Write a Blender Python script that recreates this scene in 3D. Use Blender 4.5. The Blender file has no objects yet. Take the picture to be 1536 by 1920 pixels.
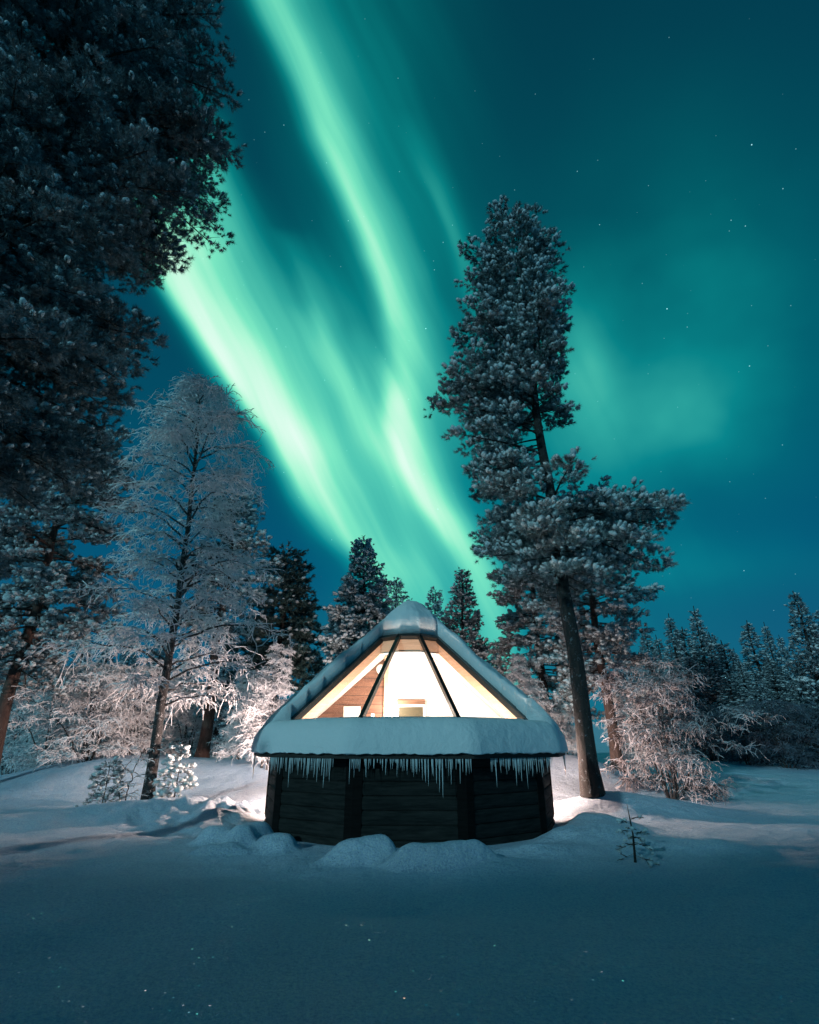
import bpy, bmesh, math, random
import numpy as np
from mathutils import Vector

# ------------------------------------------------------------------ camera, world, lights
S = bpy.context.scene
COL = S.collection
TH = math.radians(23.5)          # upward pitch of the camera
CZ = 1.3                         # camera height above the lowest snow
cT, sT = math.cos(TH), math.sin(TH)

cam = bpy.data.cameras.new("camera")
cam.sensor_fit = 'HORIZONTAL'; cam.sensor_width = 36; cam.lens = 36 * 1000 / 1536
cam.clip_start = 0.05; cam.clip_end = 2000
co = bpy.data.objects.new("camera", cam); COL.objects.link(co)
co.location = (0, 0, CZ); co.rotation_euler = (math.radians(90) + TH, 0, 0)
S.camera = co

S.view_settings.view_transform = 'Standard'; S.view_settings.look = 'None'
S.view_settings.exposure = 0.0; S.view_settings.gamma = 1.0
S.cycles.use_denoising = True
S.cycles.max_bounces = 6; S.cycles.diffuse_bounces = 3; S.cycles.glossy_bounces = 3
S.cycles.transparent_max_bounces = 12; S.cycles.caustics_reflective = False; S.cycles.caustics_refractive = False
S.cycles.sample_clamp_indirect = 4.0

def moon():
    l = bpy.data.lights.new("moon", 'SUN'); l.energy = MOON_E; l.angle = math.radians(2.0)
    l.color = (0.42, 0.88, 0.98)
    o = bpy.data.objects.new("moon", l); COL.objects.link(o)
    az, el = math.radians(MOON_AZ), math.radians(MOON_EL)     # where the light comes from
    d = Vector((math.sin(az) * math.cos(el), math.cos(az) * math.cos(el), math.sin(el)))
    o.rotation_euler = d.to_track_quat('Z', 'Y').to_euler()
MOON_E, MOON_AZ, MOON_EL = 1.05, 215.0, 20.0
moon()

# the night sky with the northern lights: each curtain is a curved ribbon laid out on the sky's own directions
def make_world():
    W = bpy.data.worlds.new("World"); S.world = W; W.use_nodes = True
    nt = W.node_tree; N, L = nt.nodes, nt.links; N.clear()
    out = N.new('ShaderNodeOutputWorld'); bg = N.new('ShaderNodeBackground'); L.new(bg.outputs[0], out.inputs[0])
    tc = N.new('ShaderNodeTexCoord')
    def val(v, sock):
        if isinstance(v, (int, float)): sock.default_value = v
        else: L.new(v, sock)
    def M(op, a, b=None, c=None, clamp=False):
        n = N.new('ShaderNodeMath'); n.operation = op; n.use_clamp = clamp; val(a, n.inputs[0])
        if b is not None: val(b, n.inputs[1])
        if c is not None: val(c, n.inputs[2])
        return n.outputs[0]
    def dot(vec):
        n = N.new('ShaderNodeVectorMath'); n.operation = 'DOT_PRODUCT'; L.new(tc.outputs['Generated'], n.inputs[0])
        n.inputs[1].default_value = vec; return n.outputs['Value']
    f = dot((0, cT, sT)); fs = M('MAXIMUM', f, 0.08)
    u0 = M('DIVIDE', dot((1, 0, 0)), fs); v0 = M('DIVIDE', dot((0, sT, -cT)), fs)
    # a slow wobble so no edge is a clean curve
    nz = N.new('ShaderNodeTexNoise'); nz.inputs['Scale'].default_value = 3.2; nz.inputs['Detail'].default_value = 2.5
    L.new(tc.outputs['Generated'], nz.inputs['Vector'])
    u = M('ADD', u0, M('MULTIPLY', M('SUBTRACT', nz.outputs['Fac'], 0.5), 0.07))
    v = v0
    t = M('DIVIDE', M('ADD', v, 1.3), 1.9, clamp=True)          # 0..1 down the sky
    un = M('ADD', M('MULTIPLY', u, 1 / 3.0), 0.5)               # u -1.5..1.5 -> 0..1
    def T(py): return ((py - 960) / 1000 + 1.3) / 1.9
    def U(px): return (px - 768) / 3000 + 0.5
    def curve(pts):
        n = N.new('ShaderNodeFloatCurve'); c = n.mapping.curves[0]
        pts = sorted(pts)
        while len(c.points) < len(pts): c.points.new(0.5, 0.5)
        for p, (x, y) in zip(c.points, pts): p.location = (min(max(x, 0), 1), y); p.handle_type = 'AUTO_CLAMPED'
        n.mapping.extend = 'HORIZONTAL'; n.mapping.update(); L.new(t, n.inputs['Value']); return n.outputs[0]
    def ribbon(path, k=1.0):
        # path rows: (py, px centre, width left px, width right px, intensity)
        c = curve([(T(r[0]), U(r[1])) for r in path]); wl = curve([(T(r[0]), r[2] / 400) for r in path])
        wr = curve([(T(r[0]), r[3] / 400) for r in path]); I = curve([(T(r[0]), r[4]) for r in path])
        d = M('MULTIPLY', M('SUBTRACT', un, c), 3000 / 400)
        side = M('GREATER_THAN', d, 0.0)
        w = M('ADD', M('MULTIPLY', side, wr), M('MULTIPLY', M('SUBTRACT', 1.0, side), wl))
        q = M('DIVIDE', d, w)
        g = M('EXPONENT', M('MULTIPLY', M('MULTIPLY', q, q), -1.0))
        return M('MULTIPLY', M('MULTIPLY', g, I), k)
    def blob(px, py, sx, sy, k):
        a = M('DIVIDE', M('SUBTRACT', u, (px - 768) / 1000), sx / 1000); b = M('DIVIDE', M('SUBTRACT', v, (py - 960) / 1000), sy / 1000)
        return M('MULTIPLY', M('EXPONENT', M('MULTIPLY', M('ADD', M('MULTIPLY', a, a), M('MULTIPLY', b, b)), -1.0)), k)
    RB = [
        # left bright curtain
        [(0, 120, 60, 90, .0), (300, 220, 40, 100, .35), (450, 295, 30, 90, .90), (520, 330, 30, 80, 1.0), (600, 376, 30, 80, 1.02), (680, 424, 34, 86, 1.06), (760, 482, 36, 84, 1.04), (830, 536, 34, 84, 1.0),
         (880, 556, 34, 88, .90), (940, 590, 40, 84, .74), (1000, 640, 48, 76, .56), (1060, 700, 44, 66, .42), (1120, 735, 34, 44, .34), (1250, 760, 30, 40, .25), (1400, 780, 40, 60, .1)],
        # soft sheet above it
        [(0, 300, 60, 60, .0), (180, 345, 60, 60, .12), (270, 385, 60, 45, .52), (360, 405, 80, 60, .56), (460, 430, 100, 75, .60), (560, 480, 100, 85, .58), (650, 525, 90, 95, .52), (780, 585, 70, 100, .38), (900, 650, 60, 90, .26), (1050, 720, 60, 60, .1)],
        # long curtain coming down from the zenith
        [(-340, 360, 60, 90, .5), (-100, 470, 40, 80, .6), (0, 498, 34, 78, .66), (90, 545, 34, 74, .66), (190, 598, 34, 60, .68), (290, 636, 30, 52, .70), (380, 672, 28, 48, .66), (470, 707, 28, 50, .60),
         (560, 738, 26, 52, .52), (640, 752, 26, 60, .46), (720, 772, 40, 60, .36), (800, 800, 50, 60, .22), (900, 850, 50, 50, .05)],
        # lower right curtain that reaches the tree tops
        [(620, 745, 50, 40, .0), (700, 735, 34, 44, .20), (780, 738, 22, 40, .52), (850, 757, 24, 44, .66), (920, 795, 26, 48, .68), (990, 845, 30, 50, .60), (1060, 892, 34, 48, .52), (1130, 918, 40, 44, .50), (1220, 940, 50, 40, .46), (1400, 960, 50, 50, .3)],
        # broad teal veil between them
        [(-340, 500, 200, 260, .12), (0, 640, 150, 190, .21), (250, 690, 140, 170, .25), (500, 740, 170, 150, .30), (700, 730, 200, 150, .34), (850, 750, 170, 150, .38), (1000, 790, 150, 130, .40), (1120, 800, 140, 150, .42), (1300, 800, 150, 180, .35)],
        # thin faint streak
        [(200, 760, 20, 30, .0), (300, 800, 22, 30, .10), (400, 838, 18, 26, .17), (480, 862, 16, 26, .17), (560, 890, 20, 40, .12), (700, 930, 30, 60, .05), (800, 950, 30, 60, .0)],
        # wisps inside the middle
        [(560, 560, 30, 40, .0), (640, 590, 30, 44, .10), (760, 650, 24, 36, .12), (860, 700, 22, 34, .12), (960, 750, 22, 30, .10), (1060, 790, 24, 34, .14), (1160, 815, 24, 34, .08), (1300, 830, 24, 34, .0)],
        [(600, 660, 24, 30, .0), (680, 676, 16, 24, .10), (780, 700, 18, 26, .14), (880, 740, 20, 30, .12), (980, 790, 26, 36, .12), (1080, 840, 26, 36, .05), (1160, 860, 26, 36, .0)],
        [(420, 520, 20, 40, .0), (480, 555, 18, 40, .13), (560, 590, 18, 40, .17), (640, 612, 20, 34, .14), (720, 640, 16, 30, .14), (820, 690, 20, 40, .12), (900, 745, 20, 40, .05), (1000, 800, 20, 40, .0)],
        # very wide glow right of the tall pine
        [(400, 1120, 120, 120, .0), (560, 1080, 110, 90, .12), (680, 1100, 120, 60, .20), (780, 1110, 150, 70, .18), (900, 1100, 160, 120, .16), (1100, 1150, 200, 200, .12), (1300, 1180, 200, 200, .10)],
    ]
    tot = None
    for r in RB:
        o = ribbon(r); tot = o if tot is None else M('ADD', tot, o)
    # fine ray structure, stretched along the curtains
    cmb = N.new('ShaderNodeCombineXYZ')
    L.new(M('ADD', M('MULTIPLY', u, 17.0), M('MULTIPLY', v, -8.5)), cmb.inputs[0]); L.new(M('MULTIPLY', v, 1.3), cmb.inputs[1])
    nr = N.new('ShaderNodeTexNoise'); nr.inputs['Scale'].default_value = 1.0; nr.inputs['Detail'].default_value = 1.5
    L.new(cmb.outputs[0], nr.inputs['Vector'])
    cm2 = N.new('ShaderNodeCombineXYZ')
    L.new(M('ADD', M('MULTIPLY', u, 52.0), M('MULTIPLY', v, -24.0)), cm2.inputs[0]); L.new(M('MULTIPLY', v, 2.4), cm2.inputs[1])
    nf = N.new('ShaderNodeTexNoise'); nf.inputs['Scale'].default_value = 1.0; nf.inputs['Detail'].default_value = 2; L.new(cm2.outputs[0], nf.inputs['Vector'])
    tot = M('MULTIPLY', tot, M('ADD', 0.58, M('ADD', M('MULTIPLY', nr.outputs['Fac'], 0.62), M('MULTIPLY', nf.outputs['Fac'], 0.16))))
    nq = N.new('ShaderNodeTexNoise'); nq.inputs['Scale'].default_value = 5.5; nq.inputs['Detail'].default_value = 3; L.new(tc.outputs['Generated'], nq.inputs['Vector'])
    for b in [(1290, 790, 105, 75, .11), (1200, 780, 250, 150, .19), (1370, 640, 170, 260, .12), (1300, 520, 340, 330, .12), (1115, 690, 50, 80, .10), (1330, 1060, 260, 60, .10), (1000, 640, 120, 130, .10)]:
        tot = M('ADD', tot, M('MULTIPLY', blob(*b), M('ADD', .45, M('MULTIPLY', nq.outputs['Fac'], 1.1))))
    fade = N.new('ShaderNodeMapRange'); fade.interpolation_type = 'SMOOTHSTEP'; fade.inputs['From Min'].default_value = 0.12; fade.inputs['From Max'].default_value = 0.5
    L.new(f, fade.inputs['Value']); tot = M('MULTIPLY', tot, fade.outputs[0])
    cr = N.new('ShaderNodeValToRGB'); e = cr.color_ramp.elements
    stops = [(0, (0, 0, 0)), (.10, (0.0, .060, .055)), (.22, (.002, .180, .16)), (.36, (.028, .35, .28)), (.50, (.085, .55, .40)), (.64, (.20, .79, .52)), (.78, (.44, .94, .67)), (1.0, (.82, 1.0, .91))]
    e[0].position = 0; e[0].color = (0, 0, 0, 1); e[1].position = 1; e[1].color = (.82, 1.0, .91, 1)
    for p, c in stops[1:-1]:
        k = e.new(p); k.color = (*c, 1)
    L.new(M('MULTIPLY', tot, 0.78), cr.inputs[0])
    # night gradient by height above the horizon, darker to the right of the zenith
    sep = N.new('ShaderNodeSeparateXYZ'); L.new(tc.outputs['Generated'], sep.inputs[0])
    zr = N.new('ShaderNodeValToRGB'); e = zr.color_ramp.elements
    zs = [(0.0, (.008, .115, .210)), (.10, (.007, .115, .210)), (.28, (.0012, .088, .180)), (.50, (.0008, .072, .130)), (.72, (.0008, .052, .090)), (.95, (.0008, .040, .068))]
    e[0].position = 0; e[0].color = (*zs[0][1], 1); e[1].position = zs[-1][0]; e[1].color = (*zs[-1][1], 1)
    for p, c in zs[1:-1]:
        k = e.new(p); k.color = (*c, 1)
    L.new(sep.outputs[2], zr.inputs[0])
    back = N.new('ShaderNodeMapRange'); back.interpolation_type = 'SMOOTHSTEP'; back.inputs['From Min'].default_value = -0.5; back.inputs['From Max'].default_value = 0.55; back.inputs['To Min'].default_value = 1.05
    L.new(f, back.inputs['Value'])
    keep = M('MULTIPLY', M('SUBTRACT', 1.0, M('MULTIPLY', tot, 0.9), clamp=True), back.outputs[0])
    mul = N.new('ShaderNodeVectorMath'); mul.operation = 'SCALE'; L.new(zr.outputs[0], mul.inputs[0]); L.new(keep, mul.inputs['Scale'])
    add = N.new('ShaderNodeVectorMath'); add.operation = 'ADD'; L.new(mul.outputs[0], add.inputs[0]); L.new(cr.outputs[0], add.inputs[1])
    # stars
    last = add.outputs[0]
    for sc, rad, th, amp in ((34, .034, .45, 1.0), (70, .060, .50, .55)):
        vo = N.new('ShaderNodeTexVoronoi'); vo.inputs['Scale'].default_value = sc; L.new(tc.outputs['Generated'], vo.inputs['Vector'])
        m = M('SUBTRACT', 1.0, M('DIVIDE', vo.outputs['Distance'], rad), clamp=True)
        sp = N.new('ShaderNodeSeparateXYZ'); L.new(vo.outputs['Color'], sp.inputs[0])
        b = M('MULTIPLY', M('POWER', M('SUBTRACT', sp.outputs[0], th, clamp=True), 2.0), amp * 9)
        m = M('MULTIPLY', M('MULTIPLY', m, b), M('GREATER_THAN', sep.outputs[2], 0.02))
        sc_ = N.new('ShaderNodeVectorMath'); sc_.operation = 'SCALE'; sc_.inputs[0].default_value = (.45, .95, 1.0); L.new(m, sc_.inputs['Scale'])
        ad = N.new('ShaderNodeVectorMath'); ad.operation = 'ADD'; L.new(last, ad.inputs[0]); L.new(sc_.outputs[0], ad.inputs[1]); last = ad.outputs[0]
    L.new(last, bg.inputs['Color']); bg.inputs['Strength'].default_value = 1.0
    W.cycles.sampling_method = 'MANUAL'; W.cycles.sample_map_resolution = 512
make_world()

# ------------------------------------------------------------------ helpers
rng = np.random.default_rng(7)
def at(px, py, Y):
    """the point at depth Y metres that the photograph shows at pixel (px, py)"""
    x = (px - 768) / 1000; v = (py - 960) / 1000
    dy = cT + sT * v; dz = sT - cT * v
    return np.array([x / dy * Y, Y, CZ + dz / dy * Y])

class MB:
    def __init__(s): s.v = []; s.t = []; s.q = []; s.tm = []; s.qm = []; s.n = 0
    def add(s, v, tris=None, quads=None, m=0):
        v = np.asarray(v, float).reshape(-1, 3); s.v.append(v)
        if tris is not None and len(tris): a = np.asarray(tris, np.int64).reshape(-1, 3) + s.n; s.t.append(a); s.tm.append(np.full(len(a), m))
        if quads is not None and len(quads): a = np.asarray(quads, np.int64).reshape(-1, 4) + s.n; s.q.append(a); s.qm.append(np.full(len(a), m))
        s.n += len(v)
    def box(s, c, d, m=0, rot=None):
        x, y, z = np.array(d) / 2
        v = np.array([[a * x, b * y, e * z] for a in (-1, 1) for b in (-1, 1) for e in (-1, 1)])
        if rot is not None: v = v @ np.array(rot).T
        s.add(v + np.array(c), quads=[[0, 1, 3, 2], [4, 6, 7, 5], [0, 4, 5, 1], [2, 3, 7, 6], [0, 2, 6, 4], [1, 5, 7, 3]], m=m)
    def bar(s, a, b, w, h, up=(0, 0, 1), m=0):
        a, b, up = map(lambda q: np.array(q, float), (a, b, up)); t = b - a; L = np.linalg.norm(t); t /= L
        x = np.cross(t, up); x /= np.linalg.norm(x); y = np.cross(x, t)
        s.box((a + b) / 2, (w, L, h), m, np.stack([x, t, y], 1))
    def prism(s, poly, off, m=0):
        poly = np.array(poly, float); n = len(poly); off = np.array(off, float)
        v = np.vstack([poly, poly + off]); c0 = poly.mean(0); v = np.vstack([v, c0, c0 + off])
        tr = [[2 * n, (i + 1) % n, i] for i in range(n)] + [[2 * n + 1, n + i, n + (i + 1) % n] for i in range(n)]
        s.add(v, tris=tr, quads=[[i, (i + 1) % n, n + (i + 1) % n, n + i] for i in range(n)], m=m)
    def tubes(s, P, Rr, sides=5, m=0, cap=True):
        """P (N,k,3) polylines with radii Rr (N,k)"""
        P = np.asarray(P, float); Rr = np.asarray(Rr, float)
        if P.ndim == 2: P = P[None]; Rr = Rr[None]
        N, k, _ = P.shape
        T = np.gradient(P, axis=1); T /= np.linalg.norm(T, axis=2, keepdims=True) + 1e-9
        main = P[:, -1] - P[:, 0]
        ref = np.where((np.abs(main[:, 2]) > .8 * np.linalg.norm(main, axis=1))[:, None], np.array([1., .15, 0]), np.array([.05, .05, 1.]))[:, None, :]
        A = np.cross(T, np.broadcast_to(ref, T.shape)); A /= np.linalg.norm(A, axis=2, keepdims=True) + 1e-9
        B = np.cross(T, A)
        an = np.arange(sides) * 2 * np.pi / sides
        V = P[:, :, None, :] + Rr[:, :, None, None] * (A[:, :, None, :] * np.cos(an)[None, None, :, None] + B[:, :, None, :] * np.sin(an)[None, None, :, None])
        i = np.arange(k - 1)[:, None] * sides; j = np.arange(sides)[None, :]; j2 = (j + 1) % sides
        Q = np.stack([i + j, i + j2, i + sides + j2, i + sides + j], -1).reshape(-1, 4)
        Q = (Q[None] + (np.arange(N) * k * sides)[:, None, None]).reshape(-1, 4)
        s.add(V.reshape(-1, 3), quads=Q, m=m)
        if cap and sides <= 12:
            pass
    def inst(s, tv, tt, Mx, P, m=0):
        """template verts/tris placed N times: Mx (N,3,3) columns are axes, P (N,3)"""
        N = len(P)
        if N == 0: return
        V = np.einsum('nij,kj->nki', Mx, tv) + P[:, None, :]
        T = (tt[None] + (np.arange(N) * len(tv))[:, None, None]).reshape(-1, 3)
        s.add(V.reshape(-1, 3), tris=T, m=m)
    def build(s, name, mats, parent=None, smooth=True, loc=None):
        V = np.vstack(s.v)
        if loc is not None: V = V - np.array(loc)
        nt = sum(map(len, s.t)); nq = sum(map(len, s.q))
        me = bpy.data.meshes.new(name); me.vertices.add(len(V)); me.vertices.foreach_set('co', V.astype(np.float32).ravel())
        li = np.concatenate([a.ravel() for a in s.t + s.q]) if nt + nq else np.zeros(0, int)
        me.loops.add(len(li)); me.loops.foreach_set('vertex_index', li.astype(np.int32))
        ls = np.concatenate([np.arange(nt) * 3, nt * 3 + np.arange(nq) * 4]).astype(np.int32)
        me.polygons.add(nt + nq); me.polygons.foreach_set('loop_start', ls)
        mi = np.concatenate(s.tm + s.qm).astype(np.int32)
        if not isinstance(mats, (list, tuple)): mats = [mats]
        for q in mats: me.materials.append(q)
        me.polygons.foreach_set('material_index', mi)
        me.polygons.foreach_set('use_smooth', np.full(nt + nq, smooth))
        me.update(calc_edges=True); me.validate()
        o = bpy.data.objects.new(name, me); COL.objects.link(o)
        if parent is not None: o.parent = parent
        elif loc is not None: o.location = loc
        return o

def tag(o, label=None, cat=None, group=None, kind=None):
    for k, v in (('label', label), ('category', cat), ('group', group), ('kind', kind)):
        if v: o[k] = v
    return o
def empty(name, loc, rz=0, sc=1.0):
    o = bpy.data.objects.new(name, None); COL.objects.link(o); o.location = [float(q) for q in loc]; o.rotation_euler = (0, 0, rz)
    o.scale = (sc, sc, sc) if not isinstance(sc, tuple) else sc
    o.empty_display_size = .2
    return o
def copy_tree(root, loc, rz, sc, label):
    r = root.copy(); COL.objects.link(r); r.location = [float(q) for q in loc]; r.rotation_euler = (0, 0, rz); r.scale = sc
    r['label'] = label
    for ch in list(root.children):
        c = ch.copy(); COL.objects.link(c); c.parent = r
    return r

# ------------------------------------------------------------------ materials
def mat(name, base=(.5, .5, .5), rough=.8, fn=None, **kw):
    m = bpy.data.materials.new(name); m.use_nodes = True; nt = m.node_tree; b = nt.nodes['Principled BSDF']
    b.inputs['Base Color'].default_value = (*base, 1); b.inputs['Roughness'].default_value = rough
    for k, v in kw.items(): b.inputs[k.replace('_', ' ')].default_value = v
    if fn: fn(nt, nt.nodes, nt.links, b)
    return m
def noise(N, L, vec, scale, detail=4, rough=.55):
    n = N.new('ShaderNodeTexNoise'); n.inputs['Scale'].default_value = scale; n.inputs['Detail'].default_value = detail; n.inputs['Roughness'].default_value = rough
    if vec is not None: L.new(vec, n.inputs['Vector'])
    return n.outputs['Fac']
def ramp(N, L, fac, stops):
    r = N.new('ShaderNodeValToRGB'); e = r.color_ramp.elements
    e[0].position, e[0].color = stops[0][0], (*stops[0][1], 1); e[1].position, e[1].color = stops[-1][0], (*stops[-1][1], 1)
    for p, c in stops[1:-1]: e.new(p).color = (*c, 1)
    L.new(fac, r.inputs[0]); return r.outputs[0]
def bump(N, L, b, h, strength, dist):
    n = N.new('ShaderNodeBump'); n.inputs['Strength'].default_value = strength; n.inputs['Distance'].default_value = dist
    L.new(h, n.inputs['Height']); L.new(n.outputs[0], b.inputs['Normal']); return n
def mth(N, L, op, a, b=None, clamp=False):
    n = N.new('ShaderNodeMath'); n.operation = op; n.use_clamp = clamp
    for i, q in enumerate((a, b)):
        if q is None: continue
        if isinstance(q, (int, float)): n.inputs[i].default_value = q
        else: L.new(q, n.inputs[i])
    return n.outputs[0]

def f_ground(nt, N, L, b):
    tc = N.new('ShaderNodeTexCoord'); v = tc.outputs['Object']
    a = noise(N, L, v, 1.1, 5, .5); c = noise(N, L, v, 9, 6, .62); d = noise(N, L, v, 55, 5, .75)
    h = mth(N, L, 'ADD', mth(N, L, 'MULTIPLY', a, 1.0), mth(N, L, 'ADD', mth(N, L, 'MULTIPLY', c, .20), mth(N, L, 'MULTIPLY', d, .13)))
    bp = bump(N, L, b, h, 1.0, .26)
    gr = noise(N, L, v, 42, 6, .8)
    L.new(ramp(N, L, gr, [(.38, (.44, .59, .80)), (.50, (.66, .80, .97)), (.62, (.82, .93, 1.0))]), b.inputs['Base Color'])
    # loose ice crystals: rare small facets tilted every way
    vo = N.new('ShaderNodeTexVoronoi'); vo.inputs['Scale'].default_value = 20; L.new(v, vo.inputs['Vector'])
    sp = N.new('ShaderNodeSeparateXYZ'); L.new(vo.outputs['Color'], sp.inputs[0])
    m = mth(N, L, 'MULTIPLY', mth(N, L, 'LESS_THAN', vo.outputs['Distance'], .13), mth(N, L, 'GREATER_THAN', sp.outputs[0], .30))
    mp = N.new('ShaderNodeVectorMath'); mp.operation = 'MULTIPLY_ADD'; L.new(vo.outputs['Color'], mp.inputs[0]); mp.inputs[1].default_value = (1.5, .9, 0.0); mp.inputs[2].default_value = (-.80, -.50, 1.0)
    nm = N.new('ShaderNodeVectorMath'); nm.operation = 'NORMALIZE'; L.new(mp.outputs[0], nm.inputs[0])
    g = N.new('ShaderNodeBsdfGlossy'); g.inputs['Roughness'].default_value = .04; g.inputs['Color'].default_value = (1, 1, 1, 1); L.new(nm.outputs[0], g.inputs['Normal'])
    mx = N.new('ShaderNodeMixShader'); L.new(m, mx.inputs[0]); L.new(b.outputs[0], mx.inputs[1]); ad = N.new('ShaderNodeAddShader'); L.new(b.outputs[0], ad.inputs[0]); L.new(g.outputs[0], ad.inputs[1]); L.new(ad.outputs[0], mx.inputs[2])
    L.new(mx.outputs[0], N['Material Output'].inputs['Surface'])
M_ground = mat('snow_ground', (.66, .79, .95), .65, f_ground)
def f_snow(nt, N, L, b):
    v = N.new('ShaderNodeTexCoord').outputs['Object']
    h = mth(N, L, 'ADD', noise(N, L, v, 4.5, 8, .62), mth(N, L, 'MULTIPLY', noise(N, L, v, 55, 4, .7), .14))
    bump(N, L, b, h, .8, .055)
M_snow = mat('roof_snow', (.80, .84, .87), .95, f_snow, Specular_IOR_Level=.15)
M_tuftsnow = mat('clinging_snow', (.62, .70, .73), .7, lambda nt, N, L, b: bump(N, L, b, noise(N, L, N.new('ShaderNodeTexCoord').outputs['Object'], 30, 3), .6, .03))

def needle_mat(name, dark, frost, lo, hi):
    def fn(nt, N, L, b):
        v = N.new('ShaderNodeTexCoord').outputs['Object']
        g = N.new('ShaderNodeNewGeometry'); s = N.new('ShaderNodeSeparateXYZ'); L.new(g.outputs['Normal'], s.inputs[0])
        up = mth(N, L, 'MULTIPLY', mth(N, L, 'ADD', s.outputs[2], 1.0), .22)
        n = noise(N, L, v, 2.2, 5, .65)
        f = mth(N, L, 'ADD', up, n)
        c = ramp(N, L, f, [(lo, dark), (hi, frost)])
        L.new(c, b.inputs['Base Color'])
    return mat(name, dark, .75, fn)
M_needle = needle_mat('pine_needles', (.025, .055, .050), (.42, .50, .52), .48, .85)
M_needle_dark = needle_mat('dark_pine_needles', (.028, .058, .062), (.34, .44, .48), .48, .90)  # darker, sparser frost than on the other pine needles
M_needle_frost = needle_mat('frosted_needles', (.05, .065, .06), (.55, .55, .56), .45, .82)
M_green = needle_mat('dark_green_needles', (.016, .050, .046), (.12, .20, .19), .50, .95)
M_spruce = needle_mat('spruce_needles', (.030, .060, .070), (.34, .42, .47), .52, .95)  # lightened: the far wood's blue haze is put into the needle colour
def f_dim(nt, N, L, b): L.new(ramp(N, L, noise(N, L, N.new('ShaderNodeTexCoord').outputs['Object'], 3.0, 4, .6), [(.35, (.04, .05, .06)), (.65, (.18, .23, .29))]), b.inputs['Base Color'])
M_frost_dim = mat('dimmed_far_twigs', (.1, .1, .1), .8, f_dim)  # darker copy of the frost; dimness of the far bushes put into colour
M_frost_thin = mat('rime_on_thin_twigs', (.5, .5, .5), .8, lambda nt, N, L, b: L.new(ramp(N, L, noise(N, L, N.new('ShaderNodeTexCoord').outputs['Object'], 4.0, 4, .6), [(.38, (.10, .09, .095)), (.60, (.60, .56, .59))]), b.inputs['Base Color']))
M_frost = mat('hoar_frost', (.80, .80, .82), .8, lambda nt, N, L, b: L.new(ramp(N, L, noise(N, L, N.new('ShaderNodeTexCoord').outputs['Object'], 3.0, 4, .6), [(.28, (.30, .27, .27)), (.44, (.86, .85, .87))]), b.inputs['Base Color']))
def bark(name, a, c, snow, lo=.55, hi=.66):
    def fn(nt, N, L, b):
        v = N.new('ShaderNodeTexCoord').outputs['Object']
        mp = N.new('ShaderNodeMapping'); mp.inputs['Scale'].default_value = (1, 1, .3); L.new(v, mp.inputs['Vector'])
        n = noise(N, L, mp.outputs[0], 14, 6, .7); p = noise(N, L, v, 8, 6, .8)
        base = ramp(N, L, n, [(.35, a), (.65, c)])
        f = ramp(N, L, p, [(lo, (0, 0, 0)), (hi, (1, 1, 1))])
        mx = N.new('ShaderNodeMixRGB'); L.new(f, mx.inputs[0]); L.new(base, mx.inputs[1]); mx.inputs[2].default_value = (*snow, 1)
        L.new(mx.outputs[0], b.inputs['Base Color'])
        bump(N, L, b, mth(N, L, 'ADD', n, f), .9, .035)
    return mat(name, a, .9, fn)
M_bark = bark('pine_bark', (.012, .011, .011), (.035, .030, .028), (.35, .40, .44), .58, .64)
M_bark_red = bark('red_pine_bark', (.055, .032, .027), (.13, .078, .062), (.45, .42, .42), .60, .70)
M_bark_birch = bark('birch_bark', (.02, .019, .02), (.06, .055, .055), (.42, .42, .43), .54, .60)

def f_wood(dark, light, sc):
    def fn(nt, N, L, b):
        v = N.new('ShaderNodeTexCoord').outputs['Object']
        mp = N.new('ShaderNodeMapping'); mp.inputs['Scale'].default_value = (1, 1, 9); L.new(v, mp.inputs['Vector'])
        n = noise(N, L, mp.outputs[0], sc, 6, .65)
        L.new(ramp(N, L, n, [(.3, dark), (.7, light)]), b.inputs['Base Color']); bump(N, L, b, n, .5, .01)
    return fn
M_wall = mat('dark_stained_logs', (.02, .017, .015), .85, f_wood((.007, .010, .010), (.036, .036, .034), 3), Specular_IOR_Level=.12)
M_post = mat('dark_corner_boards', (.012, .011, .011), .8, f_wood((.003, .003, .003), (.010, .009, .009), 3), Specular_IOR_Level=.1)
M_eave = mat('weathered_eave_board', (.05, .045, .04), .85, f_wood((.012, .011, .01), (.045, .038, .032), 4))
M_roof = mat('roof_felt', (.03, .03, .032), .8)
M_frame = mat('black_metal_frame', (.012, .016, .017), .35, Metallic=.4)
M_inner_white = mat('white_interior_panel', (.85, .83, .80), .6)
M_reveal = mat('pale_wood_lining', (.72, .45, .30), .6, f_wood((.62, .38, .25), (.80, .52, .36), 4))
M_log = mat('brown_interior_logs', (.16, .08, .045), .6, f_wood((.10, .045, .025), (.28, .14, .08), 3))
M_white = mat('white_enamel', (.8, .78, .75), .4)
M_niche = mat('dim_window_glass', (.10, .085, .055), .2)
M_ice = mat('icicle_ice', (.86, .93, .96), .10, None, IOR=1.31, Transmission_Weight=.25)
def glass_mat():
    m = bpy.data.materials.new('window_glass'); m.use_nodes = True; nt = m.node_tree; N, L = nt.nodes, nt.links; N.clear()
    o = N.new('ShaderNodeOutputMaterial'); mx = N.new('ShaderNodeMixShader'); lw = N.new('ShaderNodeFresnel'); lw.inputs[0].default_value = 1.35
    t = N.new('ShaderNodeBsdfTransparent'); t.inputs[0].default_value = (.97, .98, .98, 1); g = N.new('ShaderNodeBsdfGlossy'); g.inputs['Roughness'].default_value = .03
    L.new(lw.outputs[0], mx.inputs[0]); L.new(t.outputs[0], mx.inputs[1]); L.new(g.outputs[0], mx.inputs[2]); L.new(mx.outputs[0], o.inputs[0]); return m
M_glass = glass_mat()
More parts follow.
